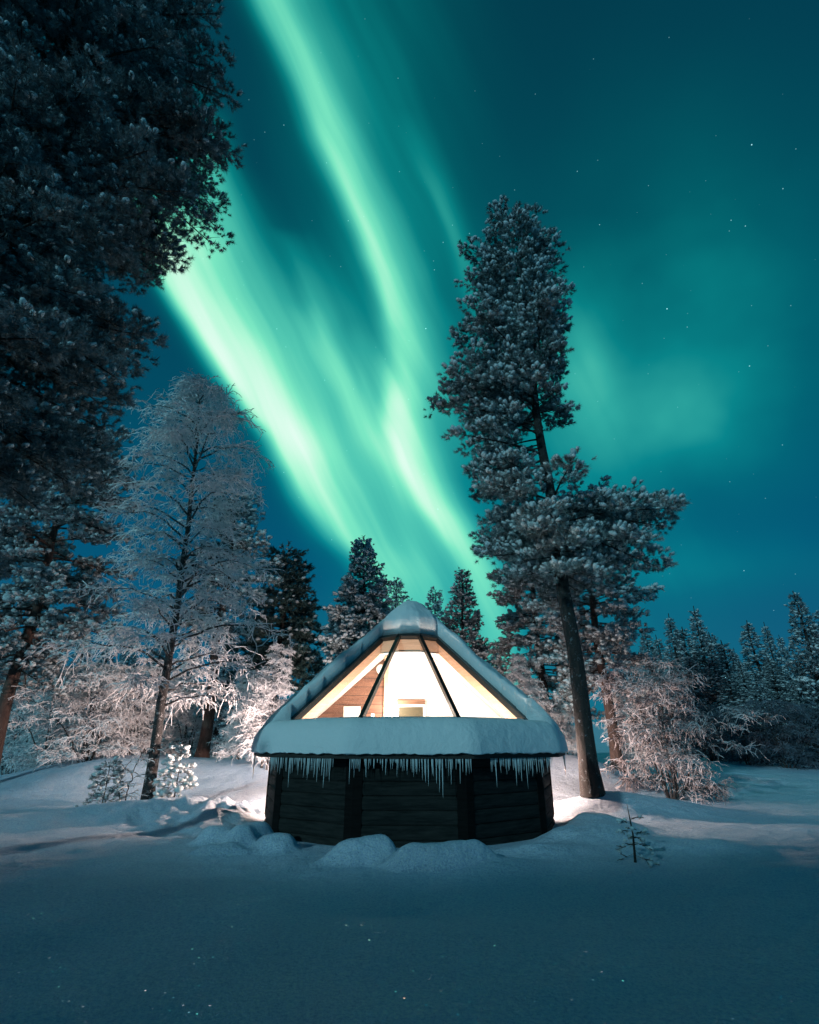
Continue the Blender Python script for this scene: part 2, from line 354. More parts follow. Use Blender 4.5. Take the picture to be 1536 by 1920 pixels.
def glow_mat(name, col, st):
    return mat(name, (.9, .85, .8), .4, None, Emission_Color=(*col, 1), Emission_Strength=st)
M_glow = glow_mat('lit_lamp_shade', (1, .86, .70), 12)

# ------------------------------------------------------------------ ground
_T = np.random.default_rng(3).random((64, 64))
def vnoise(x, y, s):
    x = np.asarray(x) * s; y = np.asarray(y) * s; xi = np.floor(x).astype(int); yi = np.floor(y).astype(int); fx = x - xi; fy = y - yi
    fx = fx * fx * (3 - 2 * fx); fy = fy * fy * (3 - 2 * fy)
    g = lambda a, b: _T[a % 64, b % 64]
    return (g(xi, yi) * (1 - fx) + g(xi + 1, yi) * fx) * (1 - fy) + (g(xi, yi + 1) * (1 - fx) + g(xi + 1, yi + 1) * fx) * fy - .5
def sm(a, b, x):
    t = np.clip((x - a) / (b - a), 0, 1); return t * t * (3 - 2 * t)
HC = (0.0, 11.2)                                       # centre of the cabin
def lump(x, y, cx, cy, rx, ry, h, p=2.0, rot=0):
    c, s_ = math.cos(rot), math.sin(rot); dx = x - cx; dy = y - cy
    a = (dx * c + dy * s_) / rx; b = (-dx * s_ + dy * c) / ry
    return h * np.exp(-(a * a + b * b) ** (p / 2))
def ground_z(x, y):
    x = np.asarray(x, float); y = np.asarray(y, float)
    r = np.hypot(x - HC[0], y - HC[1])
    z = .14 * vnoise(x, y, .23) + .06 * vnoise(x + 9, y, .7) + .022 * vnoise(x + 5, y * 1.5, 2.1) + .016 * vnoise(x, y + 3, 4.3) + .008 * vnoise(x + 2, y, 9.1)
    z += .10 * sm(.0, .5, vnoise(x + 31, y * 1.4 + 3, .45) + .12) * np.exp(-((y - 6.0) / 2.6) ** 2)
    z += .82 * sm(13.0, 18.0, y) * sm(-15, -8, x) * (1 - sm(-2.5, 4.0, x)) * (1 - .25 * sm(19, 26, y))   # bank left behind
    z += .45 * sm(14.5, 17, y) * sm(-18, -10, x) * (1 - sm(-9, -5, x)) * .3
    z += .95 * sm(13.6, 17.0, y) * sm(-3.5, 2.0, x) * (1 - sm(4.6, 7.5, x)) * (1 - .2 * sm(20, 30, y))       # bank right behind
    z += .75 * sm(12, 34, y) * sm(4.0, 8.0, x)                                                             # ground rising to the wood on the right
    z += lump(x, y, 3.9, 12.6, 1.2, .9, .26) + lump(x, y, 5.0, 12.6, 1.5, .7, .24, 2.4)
    z += lump(x, y, -4.9, 11.4, 1.4, .6, .30, 2.6, .25) + lump(x, y, -7.0, 10.6, 1.6, .7, .16, 2.4, .1) + lump(x, y, -4.3, 12.5, .8, .45, .22, 2.4) + lump(x, y, -8.3, 15.2, 2.0, 1.2, .38, 2.5, .5)
    # snow thrown up in front of the cabin
    xw = x + .16 * vnoise(x + 7, y + 2, 2.6) + .05 * vnoise(x, y, 8.0); yw = y + .14 * vnoise(x + 1, y + 8, 2.9) + .05 * vnoise(x + 3, y, 8.5)
    z += lump(xw, yw, -.60, 7.45, .44, .20, .23 * (1 + .5 * (x + .6)), 7) + lump(xw, yw, .36, 7.15, .62, .21, .22 * (1 - .35 * (x - .3)), 8) + lump(x, y, 1.0, 7.05, .5, .3, .10, 2.2)
    z += lump(xw, yw, -2.25, 8.55, .34, .24, .28, 5, .4) + lump(xw, yw, -1.80, 8.25, .24, .2, .17, 4) + lump(xw, yw, -2.75, 8.9, .3, .26, .2, 4) + lump(xw, yw, -2.45, 8.1, .3, .16, .10, 4)
    z += lump(x, y, 1.7, 7.9, .6, .3, .10, 2.4) + lump(xw, yw, 2.7, 9.0, .7, .5, .16, 3.0) + lump(x, y, 3.1, 10.3, .6, .7, .20, 2.2)
    z += lump(x, y, -3.2, 10.8, .5, .7, .18, 2.2) + lump(x, y, 3.6, 8.2, .9, .4, .10, 2.2)
    ch = sm(-.05, .2, z) * np.exp(-((y - 8.4) / 1.3) ** 2) * np.exp(-(x / 3.4) ** 2)
    z += .09 * vnoise(x + 3, y + 5, 3.1) * ch + .055 * vnoise(x, y, 6.7) * ch + .022 * vnoise(x, y + 6, 13.) * ch
    # trampled snow beside the left wall
    tr = np.exp(-((x + 3.7) / 1.0) ** 2 - ((y - 11.6) / 1.7) ** 2)
    z += tr * (.30 * vnoise(x, y, 2.3) + .20 * vnoise(x + 4, y, 5.1) + .06 * vnoise(x, y, 11.))
    tr2 = np.exp(-((x - 9.5) / 3.5) ** 2 - ((y - 20) / 3.5) ** 2)
    z += tr2 * (.30 * vnoise(x, y * 1.6, .9) + .12 * vnoise(x, y, 2.6))
    z = z * (1 - .9 * (1 - sm(2.55, 3.1, r))) - .04 * (1 - sm(2.5, 3.0, r))
    z += 7.0 * sm(60, 230, np.hypot(x, y))
    return z
def gz(x, y): return float(ground_z(x, y))
def spaced(segs):
    out = [segs[0][0]]
    for a, b, d in segs: out += list(np.linspace(a, b, max(1, int(round((b - a) / d))) + 1)[1:])
    return np.array(out)
xs = spaced([(-260, -60, 12), (-60, -16, 1.2), (-16, -6.5, .16), (-6.5, 6.5, .05), (6.5, 16, .16), (16, 60, 1.2), (60, 260, 12)])
ys = spaced([(-120, -10, 10), (-10, 2, .6), (2, 13.5, .05), (13.5, 22, .13), (22, 60, .9), (60, 300, 12)])
X, Yg = np.meshgrid(xs, ys); nx, ny = len(xs), len(ys)
V = np.stack([X, Yg, ground_z(X, Yg)], -1).reshape(-1, 3)
ii, jj = np.meshgrid(np.arange(nx - 1), np.arange(ny - 1)); a = (jj * nx + ii).ravel()
mb = MB(); mb.add(V, quads=np.stack([a, a + 1, a + nx + 1, a + nx], 1))
tag(mb.build('ground', M_ground), 'deep snow cover with drifts and thrown up lumps', kind='structure')

# ------------------------------------------------------------------ the cabin
ZA, SL, AE = 3.81, .93, 2.834          # apex height, roof slope, apothem of the eave
def zr(a): return ZA - SL * a
def dec(phi, a):                       # point on the ray phi (deg from the side facing the camera) with facet apothem a
    f = round(phi / 36) * 36; r = a / math.cos(math.radians(phi - f)); p = math.radians(phi)
    return np.array([HC[0] + r * math.sin(p), HC[1] - r * math.cos(p)])
def roofpt(phi, a, dz=0): p = dec(phi, a); return np.array([p[0], p[1], zr(a) + dz])
cabin = empty('glass_roof_cabin', (HC[0], HC[1], 0))
tag(cabin, 'dark ten-sided log cabin with a lit glass roof and thick snow above its eave', 'cabin')
CL = (HC[0], HC[1], 0)
def part(mbx, name, m, smooth=False, **kw): return mbx.build(name, m, cabin, smooth, CL)
AW = 2.50                              # wall apothem
mb = MB(); BH = .185
prof = [(0, -.5), (.018, -.44), (.028, -.25), (.03, 0), (.028, .25), (.018, .44), (0, .5)]
for k in range(10):
    a0, a1 = k * 36 - 18, k * 36 + 18
    for r in range(7):
        zc = -.10 + BH * (r + .5) - .03
        rows = []
        for off, hz in prof:
            p0 = dec(a0 + 1e-6, AW + off); p1 = dec(a1 - 1e-6, AW + off); z = min(zc + hz * BH, 1.117)
            rows += [[p0[0], p0[1], z], [p1[0], p1[1], z]]
        mb.add(rows, quads=[[2 * i, 2 * i + 1, 2 * i + 3, 2 * i + 2] for i in range(len(prof) - 1)])
    p = [dec(a0 + 1e-6, AW - .14), dec(a1 - 1e-6, AW - .14)]
    mb.add([[*p[0], -.1], [*p[1], -.1], [*p[1], 1.3], [*p[0], 1.3]], quads=[[1, 0, 3, 2]])
part(mb, 'wall', M_wall)
for k in range(10):
    mb = MB(); v = k * 36 + 18
    zb = .0 if abs(((v + 180) % 360) - 180) < 60 else .12
    for s_ in (-1, 1):
        c0 = dec(v - 1e-6 * 1 if s_ < 0 else v + 1e-6, AW + .036); c1 = dec(v + s_ * 2.9, AW + .036); c2 = dec(v + s_ * 2.9, AW - .03); c3 = dec(v, AW - .03)
        poly = [c0, c1, c2, c3] if s_ > 0 else [c0, c3, c2, c1]
        mb.prism([[*q, zb] for q in poly], (0, 0, 1.115 - zb))
    part(mb, 'corner_post', M_post)
mb = MB()
for k in range(10):                    # fascia and soffit
    a0, a1 = k * 36 - 18 + 1e-6, k * 36 + 18 - 1e-6
    o0, o1, i0, i1 = dec(a0, AE), dec(a1, AE), dec(a0, AE - .035), dec(a1, AE - .035)
    mb.add([[*o0, 1.105], [*o1, 1.105], [*o1, 1.195], [*o0, 1.195], [*i0, 1.105], [*i1, 1.105], [*i1, 1.195], [*i0, 1.195]], quads=[[0, 1, 2, 3], [5, 4, 7, 6], [1, 0, 4, 5], [3, 2, 6, 7]])
    w0, w1 = dec(a0, AW - .1), dec(a1, AW - .1)
    mb.add([[*i0, 1.118], [*i1, 1.118], [*w1, 1.118], [*w0, 1.118]], quads=[[0, 1, 2, 3]])
part(mb, 'eave_board', M_eave)
G0, G1 = .67, 2.31                     # the glass runs between these apothems on the three front facets
GL = (-36, 0, 36)
def facet(mbx, phi, a0, a1, dz, m=0, flip=False):
    e = 1e-6; v = [roofpt(phi - 18 + e, a1, dz), roofpt(phi + 18 - e, a1, dz), roofpt(phi + 18 - e, max(a0, .001), dz), roofpt(phi - 18 + e, max(a0, .001), dz)]
    mbx.add(v, quads=[[0, 1, 2, 3] if not flip else [3, 2, 1, 0]], m=m)
mo, mi_ = MB(), MB()
for k in range(10):
    phi = k * 36; ph = phi if phi <= 180 else phi - 360
    if ph in GL:
        facet(mo, ph, 0, G0 - .03, 0); facet(mo, ph, G1 + .03, AE - .005, 0)
        facet(mi_, ph, 0, G0 + .02, -.24, flip=True); facet(mi_, ph, G1 - .08, AW - .1, -.24, flip=True)
    else:
        facet(mo, ph, 0, AE - .005, 0); facet(mi_, ph, 0, AW - .1, -.24, flip=True)
part(mo, 'roof', M_roof); part(mi_, 'ceiling', M_inner_white)
mb = MB()                              # pale wood lining round the opening
def quadstrip(a, b, c, d): mb.add([a, b, c, d], quads=[[0, 1, 2, 3]])
for s_ in (-1, 1):
    quadstrip(roofpt(s_ * 53.2, G0, -.02), roofpt(s_ * 53.2, G1, -.02), roofpt(s_ * 53.2, G1, -.245), roofpt(s_ * 53.2, G0, -.245))
    c = [roofpt(s_ * 53.2, G0, -.245), roofpt(s_ * 53.2, G1, -.245), roofpt(s_ * 57.5, G1, -.245), roofpt(s_ * 60.5, G0, -.245)]; quadstrip(*c)
for ph in GL:
    e = 1e-5
    quadstrip(roofpt(ph - 18 + e, G0, -.02), roofpt(ph + 18 - e, G0, -.02), roofpt(ph + 18 - e, G0, -.25), roofpt(ph - 18 + e, G0, -.25))
    quadstrip(roofpt(ph - 18 + e, G1, -.02), roofpt(ph + 18 - e, G1, -.02), roofpt(ph + 18 - e, G1, -.25), roofpt(ph - 18 + e, G1, -.25))
    quadstrip(roofpt(ph - 18 + e, G0, -.252), roofpt(ph + 18 - e, G0, -.252), roofpt(ph + 18 - e, G0 - .16, -.252), roofpt(ph - 18 + e, G0 - .16, -.252))
part(mb, 'window_lining', M_reveal)
for ph in GL:
    mb = MB(); e = .3
    q = [roofpt(ph - 18 + e, G1, -.015), roofpt(ph + 18 - e, G1, -.015), roofpt(ph + 18 - e, G0, -.015), roofpt(ph - 18 + e, G0, -.015)]
    mb.add(q, quads=[[0, 1, 2, 3]]); part(mb, 'glass_pane', M_glass)
def up_at(phi):
    a = roofpt(phi, 1.0); b = roofpt(phi, 2.0); t = b - a; n = np.array([math.sin(math.radians(phi)), -math.cos(math.radians(phi)), 0.]); n = n * SL + np.array([0, 0, 1.]); return n
for s_ in (-1, 1):
    mb = MB(); mb.bar(roofpt(s_ * 18, G0 - .03, .005), roofpt(s_ * 18, G1 + .05, .005), .070, .075, up_at(s_ * 18)); part(mb, 'glazing_bar', M_frame)
mb = MB()
for s_ in (-1, 1):
    mb.bar(roofpt(s_ * 54, G0 - .05, .01), roofpt(s_ * 53.6, G1 + .07, .01), .095, .09, up_at(s_ * 54))
    mb.bar(roofpt(s_ * 60.5, G0 - .05, .012), roofpt(s_ * 56.4, G1 + .02, .012), .075, .11, up_at(s_ * 54))
for ph in GL:
    e = 1e-3
    mb.bar(roofpt(ph - 18 + e, G0 - .02, .02), roofpt(ph + 18 - e, G0 - .02, .02), .085, .09, up_at(ph))
    mb.bar(roofpt(ph - 18 + e, G1 + .03, .0), roofpt(ph + 18 - e, G1 + .03, .0), .08, .06, up_at(ph))
part(mb, 'window_frame', M_frame)

# snow on the roof: one sheet with the glazed opening left free
NPH, NS = 360, 150
phs = np.linspace(-180, 180, NPH, endpoint=False) + .5
ss = np.concatenate([[.004], np.linspace(.02, .90, 104), np.linspace(.90, 1.022, 50)[1:]]); NS = len(ss)
PH, SS = np.meshgrid(phs, ss, indexing='ij')
ff = np.round(PH / 36) * 36; dcos = np.cos(np.radians(PH - ff)); rnd = .965 + .035 * np.cos(np.radians(PH - ff) * 5 + 0) * 1
r_ = SS * AE / np.maximum(dcos, .958)
PX = r_ * np.sin(np.radians(PH)); PY = -r_ * np.cos(np.radians(PH))
av = SS * AE; zroof = ZA - SL * av
lat = (54.8 - np.abs(PH)) * np.pi / 180 * r_                     # metres inside the side edge of the opening
latw = (54.8 + 8.5 * (1 - SS) - np.abs(PH)) * np.pi / 180 * r_
ins = np.minimum(np.minimum(latw, av - (G0 - .04)), (G1 + .02) - av)   # >0 inside the opening
wob = .09 * vnoise(PX + 20, PY + 20, 2.1) + .03 * vnoise(PX + 20, PY + 20, 6.3)
d = -ins + wob * .4
nz_ = .10 * vnoise(PX + 30, PY + 30, 1.3) + .07 * vnoise(PX + 30, PY + 30, 3.7) + .025 * vnoise(PX, PY + 9, 7.3) + .02 * vnoise(PX, PY + 19, 14.3)
T0 = .41 + nz_ * 1.3
ledge = 1.655 + .050 * vnoise(PX + 5, PY + 5, 1.1) + .02 * vnoise(PX + 5, PY, 4.1)
T = np.where(SS > .78, np.maximum(T0, ledge - zroof), T0)
edge = np.clip(d / .16, 0, 1); T = T * (.62 + .38 * np.sqrt(1 - (1 - edge) ** 2))
# near the sill of the glass the ledge is level
isl = (SS > .815) & (np.abs(PH) < 56)
T = np.where(isl, np.maximum(ledge - zroof, .03), T)
dome = np.where(SS * AE < .49, 4.06 - 1.05 * (SS * AE) ** 2, 3.808 - .931 * (SS * AE - .49)) + 1.0 * nz_          # the cap has settled into a rounded crown
zt0 = zroof + T; T = np.where(SS < .75, -.035 * np.logaddexp(-zt0 / .035, -dome / .035) - zroof, T); T = np.maximum(T, .05)
e2 = np.clip((SS - .905) / .117, 0, 1); full = 1.205
ztop = zroof + T
ztop = full - .03 + (ztop - full + .03) * np.sqrt(np.maximum(1 - e2 ** 2.4, 0))
ztop = ztop + np.where(e2 >= .97, .03 * vnoise(PX + 11, PY, 12), 0)
zbot = np.maximum(zroof + .004, 1.199) - np.where(SS > 1.004, .03 + .03 * vnoise(PX + 11, PY + 4, 11) + .02 * vnoise(PX + 1, PY + 4, 29), 0)
ztop = np.maximum(ztop, zbot + .012)
Vt = np.stack([HC[0] + PX, HC[1] + PY, ztop], -1); Vb = np.stack([HC[0] + PX, HC[1] + PY, zbot], -1)
keepv = d > 0
def vid(i, j): return (i % NPH) * NS + j
quads = []; I, J = np.meshgrid(np.arange(NPH), np.arange(NS - 1), indexing='ij')
I2 = (I + 1) % NPH; cell = keepv[I, J] & keepv[I2, J] & keepv[I, J + 1] & keepv[I2, J + 1]
idx = lambda i, j: i * NS + j; off = NPH * NS
A, B, C_, D_ = idx(I, J)[cell], idx(I2, J)[cell], idx(I2, J + 1)[cell], idx(I, J + 1)[cell]
quads = [np.stack([A, D_, C_, B], 1), np.stack([A, B, C_, D_], 1) + off]
ed = {}
for q in quads[0]:
    for k in range(4):
        a_, b_ = int(q[k]), int(q[(k + 1) % 4])
        if (b_, a_) in ed: del ed[(b_, a_)]
        else: ed[(a_, b_)] = 1
quads.append(np.array([[b_, a_, a_ + off, b_ + off] for a_, b_ in ed]))
mb = MB(); mb.add(np.vstack([Vt.reshape(-1, 3), Vb.reshape(-1, 3)]), quads=np.vstack(quads))
sn = part(mb, 'roof_snow', M_snow, smooth=True)

# icicles under the eave
ir = random.Random(5)
def icicle(p, L, r):
    mb = MB(); k = 6; z = np.linspace(0, 1, k); dx, dy = ir.uniform(-.01, .01), ir.uniform(-.01, .01)
    P = np.stack([p[0] + dx * z, p[1] + dy * z, p[2] - L * z], 1); rr = r * (1 - z) ** .7 * (1 + .15 * np.sin(z * 25 + ir.random() * 6)) + .0012
    mb.tubes(P, rr, 6); part(mb, 'icicle', M_ice, smooth=True)
def icerow(f, t0, t1, n, lmin, lmax, bias=None):
    for i in range(n):
        t = t0 + (t1 - t0) * (i + ir.uniform(.1, .9)) / n
        a, b = dec(f - 18 + 1e-4, AE - .018), dec(f + 18 - 1e-4, AE - .018); p = a + (b - a) * t
        L = lmin + (lmax - lmin) * ir.random() ** 1.7; L *= (bias(t) if bias else 1); L *= .85 * ir.choice((.4, .65, .85, .9, 1.1))
        icicle((p[0], p[1], 1.110), L, ir.uniform(.0040, .0072) * (1 + .9 * L))
icerow(0, .02, .98, 36, .20, .52, lambda t: .75 + .5 * math.exp(-((t - .68) / .12) ** 2) + .15 * (t < .3))
icerow(-36, .12, .84, 27, .22, .54)
icerow(36, .22, .90, 28, .18, .54, lambda t: .7 + .5 * math.sin(t * 3.1))
mb = MB()                              # the many short fine ones between them
for f, t0, t1, n in ((0, .02, .98, 70), (-36, .08, .88, 52), (36, .18, .93, 52)):
    for i in range(n):
        t = t0 + (t1 - t0) * ir.random(); a, b = dec(f - 18 + 1e-4, AE - .024), dec(f + 18 - 1e-4, AE - .024); p = a + (b - a) * t; L = .05 + .20 * ir.random() ** 1.6; z = np.linspace(0, 1, 4)
        mb.tubes(np.stack([p[0] + 0 * z, p[1] + 0 * z, 1.110 - L * z], 1), .0048 * (1 - z) ** .8 + .001, 5)
o = part(mb, 'fine_icicles', M_ice, smooth=True); o['kind'] = 'stuff'
for s_ in (-1, 1):
    for q in range(3):
        p = dec(s_ * (88.5 - q * 2.2), AE - .02); icicle((p[0], p[1], 1.110), (.40, .30, .20)[q] if s_ > 0 else (.42, .15, .12)[q], .017)

# inside
mb = MB(); mb.prism([[*dec(k * 36 + 18 - 1e-6, AW - .15), .25] for k in range(10)], (0, 0, .05)); part(mb, 'floor', M_log)
PYW = 11.62
mb = MB()
def ceil_at(x, y):
    px, py = x - HC[0], y - HC[1]; phi = math.degrees(math.atan2(px, -py)); f = round(phi / 36) * 36; return zr(math.hypot(px, py) * math.cos(math.radians(phi - f))) - .245
def panel(x0, x1, y, th, zb=.3):
    xq = np.linspace(x0, x1, 14); poly = [[x0, y, zb]] + [[x1, y, zb]] + [[q, y, ceil_at(q, y) - .004] for q in xq[::-1]]
    n = len(poly); v = np.array(poly); c = np.array([[(x0 + x1) / 2, y, 1.0]])
    MBx = MB(); MBx.add(np.vstack([v, v + [0, th, 0], c, c + [0, th, 0]]), tris=[[2 * n, i, (i + 1) % n] for i in range(n)] + [[2 * n + 1, n + (i + 1) % n, n + i] for i in range(n)],
                        quads=[[i, n + i, n + (i + 1) % n, (i + 1) % n] for i in range(n)]); return MBx
def f_logs(nt, N, L, b):
    v = N.new('ShaderNodeTexCoord').outputs['Object']; sp = N.new('ShaderNodeSeparateXYZ'); L.new(v, sp.inputs[0])
    m = mth(N, L, 'FRACT', mth(N, L, 'MULTIPLY', sp.outputs[2], 1 / .17)); gr = mth(N, L, 'LESS_THAN', m, .07)
    mp = N.new('ShaderNodeMapping'); mp.inputs['Scale'].default_value = (1, 1, 8); L.new(v, mp.inputs['Vector']); n = noise(N, L, mp.outputs[0], 3, 6, .65)
    c = ramp(N, L, n, [(.3, (.11, .045, .028)), (.7, (.24, .115, .07))])
    mx = N.new('ShaderNodeMixRGB'); L.new(gr, mx.inputs[0]); L.new(c, mx.inputs[1]); mx.inputs[2].default_value = (.03, .012, .008, 1); L.new(mx.outputs[0], b.inputs['Base Color'])
part(panel(-2.35, -.52, PYW, .08), 'log_partition', mat('interior_log_partition', (.2, .1, .05), .6, f_logs))
part(panel(-.44, 2.35, PYW, .08), 'white_partition', M_inner_white)
mb = MB(); mb.box((-.48, PYW - .02, 1.65), (.085, .12, 2.7)); part(mb, 'door_post', M_reveal)
fr = empty('interior_window', (0, 0, 0)); fr.parent = cabin
def wpart(mbx, n, m): return mbx.build(n, m, fr, False, CL)
mb = MB(); mb.box((.03, PYW - .035, 2.09), (.58, .06, .09)); o = wpart(mb, 'window_lintel', M_log)
mb = MB()
for c, dd in (((.03, PYW - .03, 2.015), (.58, .05, .045)), ((-.24, PYW - .03, 1.72), (.045, .05, .54)), ((.30, PYW - .03, 1.72), (.045, .05, .54)), ((.03, PYW - .03, 1.43), (.58, .05, .045))): mb.box(c, dd)
wpart(mb, 'window_frame', M_white)
mb = MB(); mb.box((.03, PYW - .012, 1.72), (.50, .02, .54)); wpart(mb, 'window_pane', M_niche)
mb = MB(); mb.box((-.75, PYW - .01, 1.83), (.07, .02, .07)); part(mb, 'light_switch', M_white)
# things inside
def disc(name, c, r, th, m, seg=24):
    mb = MB(); an = np.linspace(0, 2 * np.pi, seg, endpoint=False)
    rows = [(0, .0), (.6, .0), (.9, .25), (1.0, .6), (1.0, 1.0)]
    V = []; 
    for q, dy in rows: V += [[c[0] + r * q * math.cos(t), c[1] - th * (1 - dy), c[2] + r * q * math.sin(t)] for t in an]
    Q = [[i * seg + j, i * seg + (j + 1) % seg, (i + 1) * seg + (j + 1) % seg, (i + 1) * seg + j] for i in range(len(rows) - 1) for j in range(seg)]
    mb.add(V, quads=Q); return mb.build(name, m, None, True, c)
tag(disc('wall_clock', (-.60, PYW - .005, 2.74), .10, .05, M_white), 'small round white fitting high on the brown log wall inside the cabin', 'wall fitting')
h = MB(); h.box((-1.17, PYW - .05, 1.80), (.34, .07, .40)); h.box((-1.17, PYW - .09, 1.80), (.30, .012, .36))
tag(h.build('wall_heater', M_white, None, False, (-1.17, PYW - .05, 1.6)), 'white square panel at the foot of the brown log wall inside the cabin', 'panel heater')
lp = empty('wall_lamp', (-.36, PYW - .1, 1.9)); tag(lp, 'glowing lamp on the white wall left of the inner window', 'lamp')
mb = MB(); an = np.linspace(0, 1, 6); mb.tubes(np.stack([0 * an, 0 * an, -.13 + .26 * an], 1), .045 * (1 - .25 * (2 * an - 1) ** 2), 14); mb.build('lamp_shade', M_glow, lp, True)
mb = MB(); mb.box((0, .055, 0), (.05, .085, .05)); mb.build('bracket', M_white, lp, False)
def point(name, loc, e, col, r=.08, parent=None):
    l = bpy.data.lights.new(name, 'POINT'); l.energy = e; l.color = col; l.shadow_soft_size = r
    o = bpy.data.objects.new(name, l); COL.objects.link(o); o.location = loc
    if parent: o.parent = parent
    return o
WARM = (1.0, .84, .70)
point('wall_lamp_light', (-.36, PYW - .42, 1.95), 60, WARM, .06)
for x_, lab in ((-.85, 'unseen lamp added low behind the snow ledge, on the log wall side inside the cabin'), (.95, 'unseen lamp added low behind the snow ledge, on the white wall side inside the cabin')):
    bl = empty('added_lamp', (x_, 9.75, .95)); tag(bl, lab, 'lamp', 'added hidden lamps')  # added out of sight to light the interior and the snow round the glass
    mb = MB(); mb.tubes(np.array([[0, 0, -.65], [0, 0, -.63], [0, 0, -.61], [0, 0, .0]]), np.array([.12, .12, .015, .015]), 14); mb.build('lamp_base', M_white, bl, True)
    mb = MB(); mb.tubes(np.array([[0, 0, 0], [0, 0, .18]]), np.array([.14, .10]), 16); mb.build('lamp_shade', M_glow, bl, True)
    point('added_lamp_light', (x_, 9.75, 1.45), 140, WARM, .10)
# unseen rear lamps: added bowls keep light off snow, added hoods keep it off trees
PORCH = (1.0, .78, .70)
for s_, lab, lab2 in ((-1, 'lit unseen lamp with an added light-blocking bowl on the rear wall, on the birch side of the cabin', 'unseen low lamp added on the rear wall to light the snow, on the birch side of the cabin'),
                      (1, 'lit unseen lamp with an added light-blocking bowl on the rear wall, on the tall pine side of the cabin', 'unseen low lamp added on the rear wall to light the snow, on the tall pine side of the cabin')):
    p = dec(s_ * 144, AW + .30); lo = empty('bowl_lamp', (p[0], p[1], 1.0)); tag(lo, lab, 'lamp')
    mb = MB(); P = np.array([[0, 0, -.06], [0, 0, -.058], [0, 0, -.03], [0, 0, .05], [0, 0, .045], [0, 0, -.02], [0, 0, -.021]]); mb.tubes(P, np.array([.001, .10, .17, .20, .19, .15, .001]), 20); mb.build('light_cutoff_bowl', M_frame, lo, True)
    mb = MB(); q = dec(s_ * 144, AW + .03); mb.bar((0, 0, -.03), (q[0] - p[0], q[1] - p[1], -.03), .04, .04); mb.build('bracket', M_frame, lo, False)
    point('bowl_lamp_light', (p[0], p[1], 1.075), 1400 if s_ < 0 else 480, PORCH, .03)
    p = dec(s_ * 132, AW + .09); lo = empty('rear_snow_lamp', (p[0], p[1], .72)); tag(lo, lab2, 'lamp')  # unseen low lamp added for the warm spill on the snow
    mb = MB(); mb.bar((-.06, 0, 0), (.06, 0, 0), .10, .08); mb.build('lamp_glass', M_glow, lo, False)
    mb = MB(); mb.bar((-.16, .04, .075), (.16, .04, .075), .34, .02); mb.build('light_cutoff_hood', M_frame, lo, False)
    q = dec(s_ * 132, AW + .19); point('rear_snow_lamp_light', (q[0], q[1], .735), 700, (1.0, .68, .55), .03)

# ------------------------------------------------------------------ trees
def ico(sub, seed, amp):
    bm = bmesh.new(); bmesh.ops.create_icosphere(bm, subdivisions=sub, radius=1)
    V = np.array([v.co[:] for v in bm.verts]); F = np.array([[v.index for v in f.verts] for f in bm.faces]); bm.free()
    g = np.random.default_rng(seed); V = V * (1 + amp * (g.random(len(V))[:, None] - .5)); return V, F
BLOBS = [ico(2, k, .38) for k in range(4)]
BLOBS_LO = [ico(1, k, .45) for k in range(4)]
def burst(n, w, seed):
    g = np.random.default_rng(seed); V = []; F = []
    for i in range(n):
        az = g.random() * 2 * np.pi; el = math.radians(g.uniform(15, 85)); z0 = g.uniform(-.35, .45); L = g.uniform(.45, .85)
        dr = np.array([math.sin(el) * math.cos(az), math.sin(el) * math.sin(az), math.cos(el)]); o = np.array([0, 0, z0])
        sd = np.cross(dr, g.normal(size=3)); sd /= np.linalg.norm(sd)
        V += [o - sd * w, o + sd * w, o + dr * L]; F.append([3 * i, 3 * i + 1, 3 * i + 2])
    return np.array(V), np.array(F)
BURSTS = [burst(60, .032, 10 + k) for k in range(4)]
BURSTS_LO = [burst(14, .12, 20 + k) for k in range(4)]
def frames(D, up=None, g=rng):
    D = D / (np.linalg.norm(D, axis=1, keepdims=True) + 1e-9)
    ref = g.normal(size=D.shape) if up is None else np.broadcast_to(np.array(up, float), D.shape) + g.normal(size=D.shape) * .15
    A = np.cross(ref, D); A /= np.linalg.norm(A, axis=1, keepdims=True) + 1e-9; B = np.cross(D, A)
    return A, B, D
def tufts(mb, P, D, Sz, g, snow=.6, lo=False, snowk=1.0):
    n = len(P); var = g.integers(0, 4, n); A, B, Z = frames(D, None, g); s = Sz[:, None]
    Mx = np.stack([A * s, B * s, Z * s], 2)
    for k in range(4):
        tv, tt = (BURSTS_LO if lo else BURSTS)[k]; q = var == k; mb.inst(tv, tt, Mx[q], P[q], 0)
    has = g.random(n) < np.asarray(snow)
    Pb = P[has] + D[has] / (np.linalg.norm(D[has], axis=1, keepdims=True) + 1e-9) * s[has] * .25 + np.array([0, 0, 1]) * s[has] * .22
    Db = D[has] * [1, 1, .6]; A, B, Z = frames(Db, (0, 0, 1), g); sb = s[has] * snowk * g.uniform(.6, 1.15, (len(Pb), 1))
    Mx = np.stack([A * sb * .42, B * sb * .30, Z * sb * .62], 2); vb = g.integers(0, 4, len(Pb))
    for k in range(4):
        tv, tt = (BLOBS_LO if lo else BLOBS)[k]; q = vb == k; mb.inst(tv, tt, Mx[q], Pb[q], 1)

